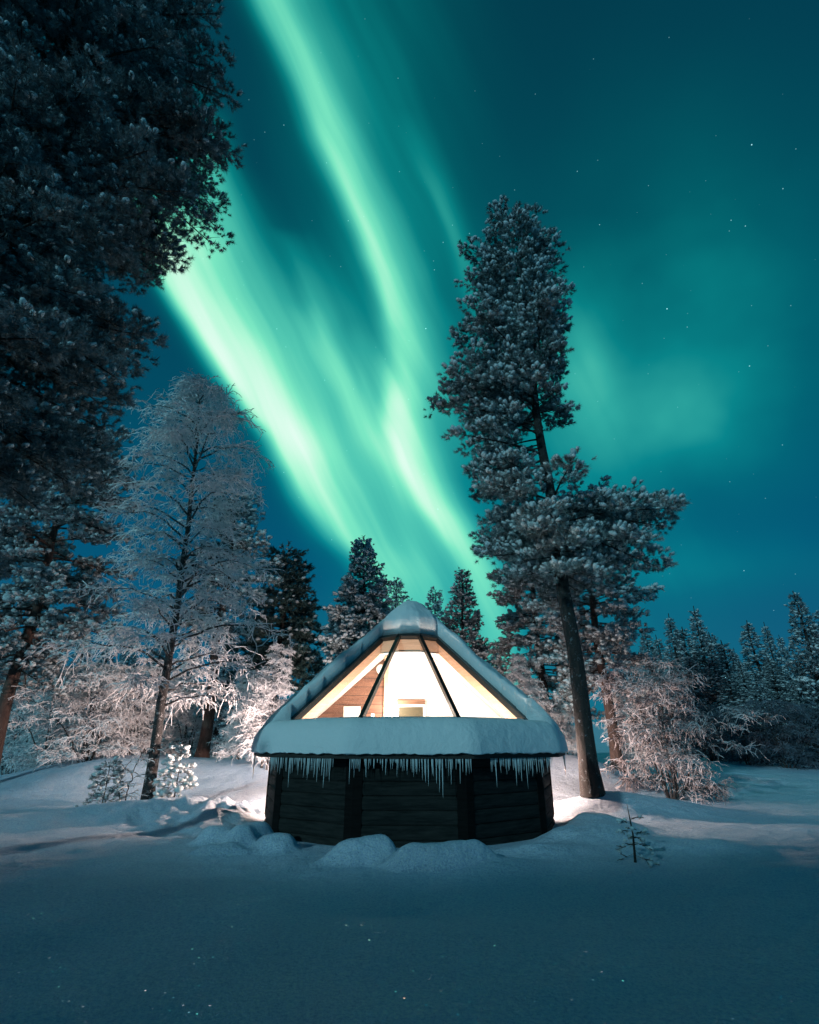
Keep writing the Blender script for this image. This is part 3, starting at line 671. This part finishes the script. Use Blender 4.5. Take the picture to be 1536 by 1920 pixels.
def conifer(name, label, cat, group, base, trunk, rad, h0, h1, prof, nb, size, seed, elev=(-5, 40), droop=.25, snow=.6, lo=False,
            mats=None, barkm=None, dens=1.0, snowk=1.0, subk=.30, bare=0, hpow=1.0, inner=.25, lobes=None, clump=0, cr=.24, extra=()):
    """trunk: list of (x offset, y offset, z) from the base; prof(z, az) gives the branch length; h0..h1 is the crown"""
    g = np.random.default_rng(seed); root = empty(name, base)
    if label: tag(root, label, cat, group)
    tr = np.array(trunk, float); zt = np.linspace(0, 1, 26); tz = tr[:, 2]
    zz = tz[0] + (tz[-1] - tz[0]) * zt; TP = np.stack([np.interp(zz, tz, tr[:, 0]), np.interp(zz, tz, tr[:, 1]), zz], 1)
    wig = .25 * rad; TP[:, 0] += wig * np.sin(zz * 1.3 + seed); TP[:, 1] += wig * np.cos(zz * 1.1 + seed)
    rr = rad * (1 - .90 * zt) ** .8 * (1 + .35 * np.exp(-zt * 40)); rr = np.maximum(rr, rad * .06)
    mt = MB(); mt.tubes(TP, rr, 12)
    tp = lambda z: np.array([np.interp(z, TP[:, 2], TP[:, 0]), np.interp(z, TP[:, 2], TP[:, 1]), z])
    Pt, Dt, Sz, SW = [], [], [], []; LP, LR, SP, SR = [], [], [], []
    for i in range(nb + len(extra)):
        t = min(1, (i + g.random()) / nb) ** hpow; h = h0 + (h1 - h0) * t; az = i * 2.399 + g.normal() * .5
        L = prof(h, az) * (g.uniform(.74, 1.06) if not lobes else lobes[0] + lobes[1] * (.5 + .5 * math.sin(h * lobes[2] + 1.7 * math.cos(az + seed))) ** 1.3 + g.normal() * .05)
        if i >= nb: h, az, L = extra[i - nb]; t = (h - h0) / (h1 - h0)
        if L < .12: continue
        el = math.radians(elev[0] + (elev[1] - elev[0]) * t + g.normal() * 7); o = tp(h)
        u = np.array([math.cos(az), math.sin(az), 0]); sd = np.array([-u[1], u[0], 0]); bend = g.normal() * .12
        s = np.linspace(0, 1, 8); zc = np.tan(el) * s - droop * s ** 2 + droop * .35 * s ** 4
        B = o + L * (u[None] * s[:, None] + sd[None] * (bend * s ** 2)[:, None] + np.array([0, 0, 1.])[None] * zc[:, None])
        LP.append(B); LR.append(np.maximum(.022 * L ** .8 * (1 - .85 * s), .004) * (rad / .25) ** .4)
        m = max(3, int(L / (size * 1.05) * dens * 1.3))
        for j in range(m):
            q = inner + (1 - inner) * (j + g.random()) / m; c = B[0] * 0 + np.array([np.interp(q, s, B[:, k]) for k in range(3)])
            side = 1 if j % 2 else -1; ang = side * math.radians(g.uniform(25, 65)); l = subk * L * (1.25 - q) * g.uniform(.6, 1.2) + size * .9
            dd = u * math.cos(ang) + sd * math.sin(ang) + np.array([0, 0, g.normal() * .16 + .10 - droop * .5 * q]); dd /= np.linalg.norm(dd)
            k = max(1, int(round(l / (size * .78) * dens)))
            e = c + dd * l; SP.append(np.stack([c, (c + e) / 2 + [0, 0, .03 * l], e])); SR.append([.007, .005, .003])
            if clump:
                nn = clump + g.integers(-2, 3); v = g.normal(size=(nn, 3)); v[:, 2] = np.abs(v[:, 2]) * 1.0 - .25; v /= np.linalg.norm(v, axis=1, keepdims=True)
                R_ = cr * g.uniform(.7, 1.25) * min(1, .5 + .4 * L) * g.uniform(.75, 1.0, (nn, 1)); fc = g.uniform(.55, 1.0, (nn, 1))
                pts = c + dd * l * fc + v * R_ * [1, 1, .62]
                Pt += list(pts); Dt += list(v + [0, 0, .25] + dd * .5); Sz += list(size * g.uniform(.75, 1.2, nn) * min(1, .5 + .5 * L)); SW += list(np.clip(.12 + 1.05 * v[:, 2], 0, 1)); continue
            for w in range(k):
                fr_ = (w + .6) / k; Pt.append(c + dd * l * fr_ + g.normal(size=3) * size * .28); Dt.append(dd + np.array([0, 0, .35]) + g.normal(size=3) * .35); Sz.append(size * g.uniform(.7, 1.25) * min(1, .45 + .55 * L)); SW.append(1)
        Pt.append(B[-1]); Dt.append(B[-1] - B[-3]); Sz.append(size); SW.append(1)
    if LP: mt.tubes(np.array(LP), np.array(LR), 5)
    if SP: mt.tubes(np.array(SP), np.array(SR), 3)
    for _ in range(bare):
        h = g.uniform(.35 * h0, h0); az = g.random() * 6.28; L = g.uniform(.3, 1.1); u = np.array([math.cos(az), math.sin(az), g.uniform(-.3, .4)]); o = tp(h)
        s = np.linspace(0, 1, 5); mt.tubes(o + L * u * s[:, None] + np.array([0, 0, -.2 * L]) * (s ** 2)[:, None], .012 * (1 - .8 * s), 4)
    mt.build('trunk', barkm or M_bark, root, True)
    mc = MB(); tufts(mc, np.array(Pt), np.array(Dt), np.array(Sz), g, snow * np.array(SW), lo, snowk)
    mc.build('crown', mats or [M_needle, M_tuftsnow], root, True)
    return root
def lr(zs_, Lf, Rt, mid=None):
    def f(z, az):
        l = np.interp(z, zs_, Lf); r = np.interp(z, zs_, Rt); c = math.cos(az)
        m = .55 * (l + r) if mid is None else mid
        return (r if c > 0 else l) * abs(c) + (1 - abs(c)) * min(m, (l + r) * .55)
    return f

# --- the tall pine right of the cabin
b = at(1118, 1502, 12.5); bz = gz(b[0], 12.5) - .06
pine = empty  # (name kept short below)
tall_prof = lr([4.6, 5.4, 6.1, 7.1, 7.7, 8.3, 8.7, 9.5, 10.6, 11.4, 12.2, 13.6, 15.0, 15.8, 16.6],
               [1.3, 1.6, 1.7, 1.9, 2.0, 2.2, 2.4, 2.6, 2.9, 2.2, 1.65, 1.5, 1.7, 1.35, .95],
               [1.1, 1.5, 1.8, 3.3, 2.0, .05, .05, .8, .8, .85, .95, 1.1, .95, .85, .7])
def tall_len(z, az):
    if 7.05 < z < 9.6 and (math.cos(az) > -.35 or math.sin(az) < -.55): return 0
    if 9.6 <= z < 10.2 and math.sin(az) < -.3: return .6 * tall_prof(z, az)
    return tall_prof(z, az)
conifer('tall_pine', 'tall snow-laden pine with a bare dark trunk, beside the right end of the cabin', 'pine tree', None,
        (b[0], 12.5, bz), [(0, 0, 0), (-.10, 0, 2.2), (-.16, 0, 5.5), (-.30, 0, 8.3), (-.30, 0, 12), (-.28, 0, 15.4 - bz), (-.25, 0, 16.1 - bz)], .195,
        4.9 - bz, 16.1 - bz, lambda z, az: tall_len(z + bz, az), 240, .150, 11, elev=(-6, 40), droop=.20, snow=1.0, dens=.66, snowk=.85, bare=7, lobes=(.64, .46, 4.9), clump=11, cr=.24,
        extra=[(6.9 - bz, .05, 3.1), (6.7 - bz, -.25, 2.7), (6.95 - bz, .35, 2.6), (6.3 - bz, .1, 2.6), (5.9 - bz, -.3, 2.1), (5.7 - bz, .4, 2.0), (10.3 - bz, 3.05, 2.9), (10.0 - bz, 3.4, 2.5), (10.4 - bz, 2.7, 2.4)])

# --- the huge dark pine overhead on the left
hx, hy = -6.85, 6.0; hz = gz(hx, hy) - .05
_bp = lr([3.4, 5.0, 6.0, 7.2, 8.2, 9.8, 11.4, 12.6, 14.5, 16.2, 18.5, 21], [2.0, 2.8, 3.2, 3.6, 4.0, 4.0, 4, 4, 4, 4, 3, 1.0], [.9, 1.3, 1.8, 2.6, 3.2, 3.2, 3.0, 3.3, 3.9, 4.2, 3.2, 1.0], 3.0)
def big_prof(z, az): return (.82 if math.sin(az) > -.2 else .70) * _bp((z - 1.3) / .82 + 1.3, az)
conifer('overhanging_pine', 'huge dark pine whose snowy boughs hang over the upper left of the picture', 'pine tree', None,
        (hx, hy, hz), [(0, 0, 0), (.1, 0, 7), (.05, .1, 17.6)], .29, 3.9, 17.2, lambda z, az: big_prof(z, az), 320, .135, 12, elev=(-14, 12), droop=.24,
        snow=.50, dens=.58, mats=[M_needle_dark, M_tuftsnow], snowk=.65, bare=4, lobes=(.74, .30, 3.1), clump=14, cr=.25)

# --- conifers round the cabin
def simple(rmax, h0, h1, p=.8, top=.12):
    return lambda z, az: rmax * (top + (1 - top) * max(0, (h1 - z) / (h1 - h0)) ** p) * (1 + .18 * math.sin(az * 2 + z * 1.7))
def roundp(rmax, h0, h1):
    return lambda z, az: rmax * (.28 + .72 * math.sin(math.pi * min(1, max(0, (z - h0) / (h1 - h0))) ** .75)) * (1 + .2 * math.sin(az * 2 + z * 1.3))
def place(px, Y): x = (px - 768) / 1000 / (cT + sT * .46) * Y; return x, Y, gz(x, Y) - .08
def top_z(px, py, Y): return at(px, py, Y)[2]
def cone_tree(name, label, px_top, py_top, Y, r, hb, nb, size, seed, grp='conifers growing behind the cabin', cat='spruce tree', shape=None, rad=.14, **kw):
    p = at(px_top, py_top, Y); z0 = gz(p[0], Y) - .08; H = p[2] - z0
    pr = (shape or simple)(r, hb, H)
    return conifer(name, label, cat, grp, (p[0], Y, z0), [(0, 0, 0), (0, 0, H)], rad, hb, H - .05, pr, nb, size, seed, **kw)

cone_tree('pine_tree', 'dark pine behind the frosted birch, showing right of its crown', 448, 925, 19, 1.65, 3.9, 95, .19, 31, cat='pine tree', shape=roundp, rad=.2, elev=(-12, 40), lo=True, barkm=M_bark_red, bare=4)
cone_tree('pine_tree', 'broad dark green pine between the frosted birch and the cabin', 540, 1038, 22, 1.95, 2.9, 190, .21, 32, cat='pine tree', shape=lambda r, a, b_: simple(r, a, b_, .62, .18), elev=(-10, 40), lo=True, snow=.12, rad=.18, mats=[M_green, M_tuftsnow])
cone_tree('spruce_tree', 'spruce with warm lit snow rising just behind the left slope of the cabin roof', 684, 1020, 18.5, 1.6, 1.6, 270, .175, 33, shape=lambda r, a, b_: simple(r, a, b_, .75, .10), elev=(-10, 35), lo=True, snow=.85, snowk=1.1)
cone_tree('spruce_tree', 'small spruce tip peeking over the top of the cabin, left of its snow cap', 743, 1088, 29, 1.5, 3.0, 130, .22, 34, elev=(-12, 30), lo=True, snow=.4)
cone_tree('spruce_tree', 'small spruce tip just right of the snow cap on the cabin', 815, 1108, 29, 1.4, 3.0, 120, .22, 35, elev=(-12, 30), lo=True, snow=.4)
cone_tree('spruce_tree', 'slim tall spruce right behind the right slope of the cabin roof', 865, 1072, 23, 1.5, 2.0, 190, .19, 36, shape=lambda r, a, b_: simple(r, a, b_, .9, .12), elev=(-8, 30), lo=True, snow=.45, mats=[M_spruce, M_tuftsnow])
# the two red-stemmed pines behind the tall one
p = at(1005, 1190, 20)
conifer('pine_tree', 'frosted red-stemmed pine behind, left of the tall pine trunk', 'pine tree', 'conifers growing behind the cabin', (p[0], 20, gz(p[0], 20) - .1),
        [(.1, 0, 0), (0, 0, 9.2)], .17, 1.6, 9.0, lambda z, az: 2.0 * (.35 + .65 * math.sin(math.pi * min(1, max(0, (z - .3) / 9.2)) ** .9)) * (1 + .25 * math.sin(az * 2 + z)), 135, .19, 37, elev=(-15, 40), lo=True, snow=.7, barkm=M_bark_red, mats=[M_needle_frost, M_tuftsnow], dens=.9, inner=.35)
p = at(1110, 1150, 17)
conifer('pine_tree', 'frosted red-stemmed pine behind, right of the tall pine trunk', 'pine tree', 'conifers growing behind the cabin', (p[0] + .02, 17, gz(p[0], 17) - .1),
        [(.1, 0, 0), (0, 0, 8.6)], .17, 2.4, 8.4, lambda z, az: 1.75 * (.4 + .6 * math.sin(math.pi * min(1, max(0, (z - .8) / 8.2)) ** .9)) * (1 + .25 * math.sin(az * 2 + z * 1.4)), 115, .18, 38, elev=(-15, 40), lo=True, snow=.75, barkm=M_bark_red, mats=[M_needle_frost, M_tuftsnow], inner=.35)
# left edge pine with its own trunk
p = at(20, 1300, 15.5)
conifer('pine_tree', 'pine with a leaning brown trunk and pink-lit boughs at the left edge of the picture', 'pine tree', 'conifers growing behind the cabin', (p[0], 15.5, gz(p[0], 15.5) - .1),
        [(0, 0, 0), (0, 0, 11)], .19, 3.0, 10.8, lambda z, az: 2.5 * (.4 + .6 * math.sin(math.pi * min(1, max(0, (z - 1.5) / 9.3)))) , 130, .19, 39, elev=(-15, 30), lo=True, snow=.7, barkm=M_bark_red, mats=[M_needle_frost, M_tuftsnow], bare=6)
# --- the wood beyond: prototypes copied with their own labels
far = [(1487, 1108, 27, 'tall spruce with pale frosted boughs near the right edge of the picture'), (1300, 1136, 36, 'pointed dark spruce above the right flank of the frosted bush'),
       (1253, 1150, 36, 'dark spruce above the middle of the frosted bush'), (1208, 1178, 38, 'low dark spruce above the left flank of the frosted bush'),
       (1400, 1163, 36, 'slender dark spruce, taller of the close pair in the right wood'), (1432, 1166, 39, 'slender dark spruce, right one of the close pair in the right wood'),
       (1535, 1138, 34, 'dark spruce cut by the right edge of the picture'), (1352, 1200, 34, 'short dark spruce in the dip of the right tree line'),
       (1375, 1215, 42, 'lowest dark spruce right of the dip in the right tree line'), (1330, 1185, 44, 'far dark spruce half hidden in the right tree line'),
       (1460, 1190, 44, 'far dark spruce between the close pair and the tall frosted spruce'), (1230, 1190, 46, 'far dark spruce behind the frosted bush'),
       (1278, 1175, 46, 'far dark spruce in the notch between two pointed spruces'), (1520, 1170, 44, 'far dark spruce behind the right edge of the wood'),
       (1170, 1200, 44, 'far dark spruce seen past the right red-stemmed pine'),
       (110, 1195, 34, 'dark spruce far behind the left edge pine'), (165, 1180, 36, 'dark spruce far behind, in the gap left of the birch'), (205, 1205, 38, 'low dark spruce far behind, left of the birch'),
       (250, 1190, 36, 'dark spruce far behind the left half of the birch'), (310, 1180, 38, 'dark spruce far behind the middle of the birch'), (370, 1170, 36, 'dark spruce far behind the right half of the birch'),
       (430, 1190, 34, 'dark spruce far behind, right of the birch trunk'), (490, 1200, 36, 'dark spruce far behind the young frosted birch'), (60, 1160, 36, 'dark spruce far behind the leaning brown trunk'),
       (15, 1170, 36, 'dark spruce far behind at the left edge of the picture'), (1385, 1238, 29, 'stubby spruce in front of the close pair in the right wood'), (1440, 1232, 30, 'stubby spruce left of the foot of the tall frosted spruce'), (1335, 1232, 31, 'stubby spruce rising behind the right edge of the wide bush'),
       (1530, 1225, 29, 'stubby spruce at the right edge of the picture'), (1290, 1225, 32, 'stubby spruce rising behind the top of the wide bush'), (1415, 1262, 27, 'smallest spruce in the front row of the right wood'),
       (1362, 1262, 28, 'small spruce in the front row below the dip in the right tree line'), (1500, 1245, 30, 'stubby spruce half hidden by the tall frosted spruce'),
       (600, 1225, 38, 'far spruce low against the left roof slope'), (930, 1215, 36, 'far spruce low against the right roof slope')]
protos = []
for i, (px, py, Y, lab) in enumerate(far):
    p = at(px, py, Y); z0 = gz(p[0], Y) - .1; H = p[2] - z0
    if i < 3:
        r = (1.75, 1.75, 1.55)[i]; hb = .5
        o = conifer('spruce_tree', lab, 'spruce tree', 'dark spruces of the wood beyond', (p[0], Y, z0), [(0, 0, 0), (0, 0, H)], .15, hb, H - .05, simple(r * 1.1, hb, H, 1.0, .03), 210, .22, 50 + i,
                    elev=(-18, 25), lo=True, snow=.35, mats=[M_spruce, M_tuftsnow], droop=.3, subk=.36)
        protos.append((o, H))
    else:
        o, H0 = protos[i % 3]; k = H / H0; w = (1.12 + .25 * ((i * 7) % 5 - 2) / 2) * max(k, .85)
        copy_tree(o, (p[0], Y, z0), i * 1.3, (w, w, k), lab)

ux, uy = math.sin(math.radians(MOON_AZ)), math.cos(math.radians(MOON_AZ)); ml = 1 / math.tan(math.radians(MOON_EL))
for i, (tx, ty, H) in enumerate([(-10.5, 12.0, 9), (-8.6, 12.2, 10), (-6.9, 11.2, 9), (-5.4, 9.6, 10), (-3.9, 8.6, 9), (-2.4, 7.9, 10), (-.9, 7.6, 9), (.7, 7.5, 10), (2.3, 7.6, 9), (3.9, 8.2, 10), (5.6, 8.9, 9.5), (7.4, 9.8, 9.0), (9.3, 11.0, 9.5), (11.2, 12.2, 12), (13.2, 13.4, 13), (15.4, 14.5, 13), (-6.0, 7.5, 8), (-2.2, 4.6, 8), (1.6, 4.2, 9), (5.4, 5.6, 10), (-9.2, 8.5, 8)]):
    x, y = tx + ux * H * ml, ty + uy * H * ml; k = H / 12.5
    o, H0 = protos[0]; q = 12.5 * k / H0
    copy_tree(o, (x, y, gz(x, y) - .1), i * 2.1, (q * 2.0, q * 2.0, q), 'dark spruce standing behind the camera that shades the near snow')

# --- birches and bushes coated in hoar frost
def birch(name, label, cat, group, base, stems, nl, seed, reach, h_frac, twl=(.35, .8), ntw=11, rad=.13, droop=.9, tw_r=.0085, limb_el=(25, 60), nsec=8, fm=None):
    """stems: list of polylines (offsets from base). reach(t) = limb length at relative height t"""
    g = np.random.default_rng(seed); root = empty(name, base); tag(root, label, cat, group)
    mt, mc = MB(), MB(); TW = []
    for st in stems:
        st = np.array(st, float); tt = np.linspace(0, 1, 24); kk = np.linspace(0, 1, len(st))
        P = np.stack([np.interp(tt, kk, st[:, a]) for a in range(3)], 1); P[:, :2] += np.cumsum(g.normal(size=(24, 2)) * .018, 0)
        H = np.linalg.norm(st[-1] - st[0]); mt.tubes(P, np.maximum(rad * (1 - .93 * tt) * (1 + .4 * np.exp(-tt * 30)), .008), 9)
        LP, LR, SP, SR = [], [], [], []
        for i in range(nl):
            t = h_frac + (1 - h_frac) * ((i + g.random()) / nl); az = i * 2.399 + g.normal() * .4; L = reach(t, az) * g.uniform(.6, 1.2)
            o = np.array([np.interp(t, tt, P[:, a]) for a in range(3)]); el = math.radians(limb_el[0] + (limb_el[1] - limb_el[0]) * t + g.normal() * 8)
            u = np.array([math.cos(az), math.sin(az), 0]); sd = np.array([-u[1], u[0], 0]); s = np.linspace(0, 1, 9)
            rr = math.cos(el)
            B = o + L * (u * (s * rr + .15 * s ** 2)[:, None] + sd * (g.normal() * .15 * s ** 2)[:, None]) + np.array([0, 0, 1.]) * (L * (math.sin(el) * s - .75 * math.sin(el) * s ** 2.6 - .10 * s ** 3))[:, None]
            B[1:] += g.normal(size=(8, 3)) * .012 * L
            LP.append(B); LR.append(np.maximum(.018 * L ** .7 * (1 - .85 * s) * (rad / .13) ** .5, .005))
            for j in range(nsec):
                q = .18 + .82 * (j + g.random()) / nsec; c = np.array([np.interp(q, s, B[:, k]) for k in range(3)]); side = 1 if j % 2 else -1
                ang = side * math.radians(g.uniform(20, 75)); l = L * .42 * (1.2 - q) * g.uniform(.6, 1.2) + .12
                dd = u * math.cos(ang) + sd * math.sin(ang) + np.array([0, 0, g.uniform(-.1, .6)]); dd /= np.linalg.norm(dd)
                s5 = np.linspace(0, 1, 5); Q = c + dd * l * s5[:, None] - np.array([0, 0, .35 * l]) * (s5 ** 2)[:, None]; SP.append(Q); SR.append(np.linspace(.009, .006, 5))
                for w in range(ntw):
                    f = g.random(); cc = c + dd * l * f - np.array([0, 0, .35 * l * f * f])
                    a2 = g.random() * 6.28; d2 = dd * .55 + np.array([math.cos(a2), math.sin(a2), g.uniform(-.5, .6)]) * .75
                    TW.append((cc, d2 / np.linalg.norm(d2), g.uniform(*twl) * (.55 + .45 * min(1, L)), droop * g.uniform(.3, 1.2)))
        mt.tubes(np.array(LP), np.array(LR), 5); mc.tubes(np.array(SP), np.array(SR), 4)
        f = np.linspace(.9, 1, 14)
    n = len(TW); C0 = np.array([q[0] for q in TW]); D0 = np.array([q[1] for q in TW]); L0 = np.array([q[2] for q in TW])[:, None, None]; R0 = np.array([q[3] for q in TW])[:, None, None]
    s = np.linspace(0, 1, 7)[None, :, None]
    wig = np.cumsum(g.normal(size=(n, 7, 3)) * .085, 1) * s
    P = C0[:, None, :] + L0 * (D0[:, None, :] * s * (1 - .25 * s) + np.array([0, 0, -1.]) * R0 * s ** 2 * .75 + wig)
    rr = tw_r * (1.15 - .5 * s[..., 0]) * g.uniform(.7, 1.35, (n, 7)); mc.tubes(P, np.broadcast_to(rr, (n, 7)), 3)
    # side twiglets
    k = g.integers(1, 6, n * 2); src = np.repeat(np.arange(n), 2); o2 = P[src, k]; d2 = g.normal(size=(2 * n, 3)) * [1, 1, .7] + D0[src] * .6 - [0, 0, .35]; d2 /= np.linalg.norm(d2, axis=1, keepdims=True)
    l2 = L0[src, 0] * .38 * g.uniform(.5, 1.2, (2 * n, 1)); s3 = np.linspace(0, 1, 4)[None, :, None]
    P2 = o2[:, None] + l2[:, None] * (d2[:, None] * s3 + np.array([0, 0, -.35]) * s3 ** 2); mc.tubes(P2, np.broadcast_to(np.array([1, .95, .8, .5]) * tw_r * .8, (2 * n, 4)), 3)
    mt.build('trunk', M_bark_birch, root, True); mc.build('crown', fm or M_frost, root, False)
    return root

b = at(277, 1500, 13.0); z0 = gz(b[0], 13) - .05
def bp(px, py): q = at(px, py, 13.0); return (q[0] - b[0], 0, q[2] - z0)
birch('frosted_birch', 'tall birch with drooping white frosted twigs, left of the cabin', 'birch tree', None, (b[0], 13.0, z0),
      [[(0, 0, 0), bp(300, 1330), bp(325, 1180), bp(345, 1040), bp(362, 900), bp(372, 800), bp(377, 722)]], 84, 71,
      lambda t, az: np.interp(t, [.1, .25, .4, .55, .7, .85, .95, 1.0], [1.7, 2.3, 2.4, 2.25, 2.05, 1.55, .85, .35]) * (1.0 - .10 * (math.cos(az) < 0)), .17, twl=(.28, .70), ntw=5, rad=.12, droop=.65, nsec=8, limb_el=(22, 56), tw_r=.0125)
# the wide bush on the right
b2 = at(1258, 1466, 14.5); z2 = gz(b2[0], 14.5) - .05
st = []
for i, (dx, hh) in enumerate([(-1.05, 2.6), (-.55, 3.2), (-.1, 3.1), (.35, 3.0), (.8, 2.5), (1.3, 1.9), (-.2, 2.7)]):
    st.append([(dx * .12, .1 * math.sin(i * 2), 0), (dx * .35, .3 * math.sin(i * 2), hh * .4), (dx * .8, .6 * math.sin(i * 2), hh * .8), (dx * 1.3, .9 * math.sin(i * 2), hh)])
bush = birch('frosted_bush', 'wide bush of many stems bent under white frost, right of the tall pine', 'bush', 'frosted bushes', (b2[0], 14.5, z2), st, 12, 72, lambda t, az: 1.25 - .55 * t, .06, twl=(.22, .5), ntw=4, rad=.028, droop=.75, tw_r=.0100, limb_el=(5, 55), nsec=6, fm=M_frost_thin)
# the young birch left of the cabin
b3 = at(505, 1405, 16.5); z3 = gz(b3[0], 16.5) - .05; h3 = at(522, 1212, 16.5)[2] - z3
young = birch('young_birch', 'small frosted birch with an upright tip beside the left end of the cabin roof', 'bush', 'frosted bushes', (b3[0], 16.5, z3), [[(0, 0, 0), (.05, 0, h3 * .5), (.1, 0, h3)], [(-.2, .2, 0), (-.35, .3, h3 * .4), (-.45, .3, h3 * .75)]], 34, 73,
              lambda t, az: 1.05 * (1 - t) + .18, .08, twl=(.18, .42), ntw=9, rad=.035, droop=.6, tw_r=.0075, limb_el=(20, 45), nsec=6)
for px, py, Y, ty, w, lab, src, hh in [
    (95, 1436, 18, 1250, 1.05, 'frosted bush at the foot of the leaning brown trunk', bush, 3.3), (165, 1434, 17, 1235, 1.15, 'broad frosted bush in front of the dark gap left of the birch', bush, 3.3),
    (235, 1425, 18.5, 1240, 1.0, 'frosted bush just behind and left of the birch trunk', bush, 3.3), (350, 1415, 20, 1270, .95, 'frosted bush seen right behind the birch trunk', bush, 3.3),
    (30, 1440, 21, 1270, 1.1, 'frosted bush behind the left edge of the picture', bush, 3.3), (445, 1405, 19, 1265, .9, 'frosted bush between the red stem and the young birch', young, h3),
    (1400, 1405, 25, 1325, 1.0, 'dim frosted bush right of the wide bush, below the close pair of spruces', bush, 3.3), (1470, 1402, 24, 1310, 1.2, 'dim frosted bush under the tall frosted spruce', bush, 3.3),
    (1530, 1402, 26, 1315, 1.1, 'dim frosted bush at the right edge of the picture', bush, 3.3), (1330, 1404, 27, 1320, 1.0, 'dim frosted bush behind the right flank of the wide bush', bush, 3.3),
    (1075, 1400, 19, 1270, .9, 'frosted scrub between the tall pine trunk and the red stem', young, h3), (985, 1390, 18, 1230, 1.0, 'frosted scrub against the right end of the cabin roof', young, h3),
    (1180, 1425, 18, 1265, .9, 'frosted scrub behind the left flank of the wide bush', young, h3)]:
    x = (px - 768) / 1000 / (cT + sT * .45) * Y; z = gz(x, Y) - .06; H = at(px, ty, Y)[2] - z; k = H / hh
    r_c = copy_tree(src, (x, Y, z), (px * 1.7) % 6.28, (k * w, k * w, k), lab)
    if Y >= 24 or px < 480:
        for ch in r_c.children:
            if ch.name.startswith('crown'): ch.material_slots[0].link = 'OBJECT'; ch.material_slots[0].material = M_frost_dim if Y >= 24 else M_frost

# --- saplings
def sapling(name, label, base, H, r, nb, size, seed, **kw):
    return conifer(name, label, 'sapling', 'saplings poking out of the snow', base, [(0, 0, 0), (.02, 0, H * .5), (0, 0, H)], .016, H * .15, H, lambda z, az: r * (1 - z / H) ** .7 + .05, nb, size, seed, **kw)
def sap(px, py, Y): q = at(px, py, Y); return (q[0], Y, gz(q[0], Y) - .03)
q = sap(188, 1520, 12.6); sapling('pine_sapling', 'dark little pine sapling on the snow left of the birch trunk', q, at(188, 1425, 12.6)[2] - q[2], .46, 34, .125, 81, elev=(-10, 40), droop=.3, mats=[M_needle_dark, M_tuftsnow], snow=.6, dens=1.0)
q = sap(325, 1500, 12.9); sapling('pine_sapling', 'snow-covered little pine sapling right of the birch trunk', q, at(330, 1392, 12.9)[2] - q[2], .46, 36, .135, 82, elev=(-20, 40), droop=.4, mats=[M_needle_frost, M_tuftsnow], snow=1.0, snowk=1.3, dens=.8)
q = sap(1190, 1612, 7.2); sapling('pine_sapling', 'thin lone sapling in the open snow right of the cabin', q, at(1188, 1508, 7.2)[2] - q[2], .19, 20, .065, 83, elev=(-20, 35), droop=.2, mats=[M_needle_frost, M_tuftsnow], snow=.7, dens=.7)
q = sap(238, 1503, 12.8); birch('leafless_sapling', 'leafless sapling with thin bent twigs between the small pine and the birch trunk', 'sapling', 'saplings poking out of the snow', q, [[(0, 0, 0), (.12, 0, .6), (.28, 0, 1.25)], [(-.1, 0, 0), (-.15, 0, .5), (-.05, 0, 1.0)]], 9, 84, lambda t, az: .38, .25, twl=(.12, .3), ntw=2, rad=.018, droop=.5, tw_r=.005, nsec=3)
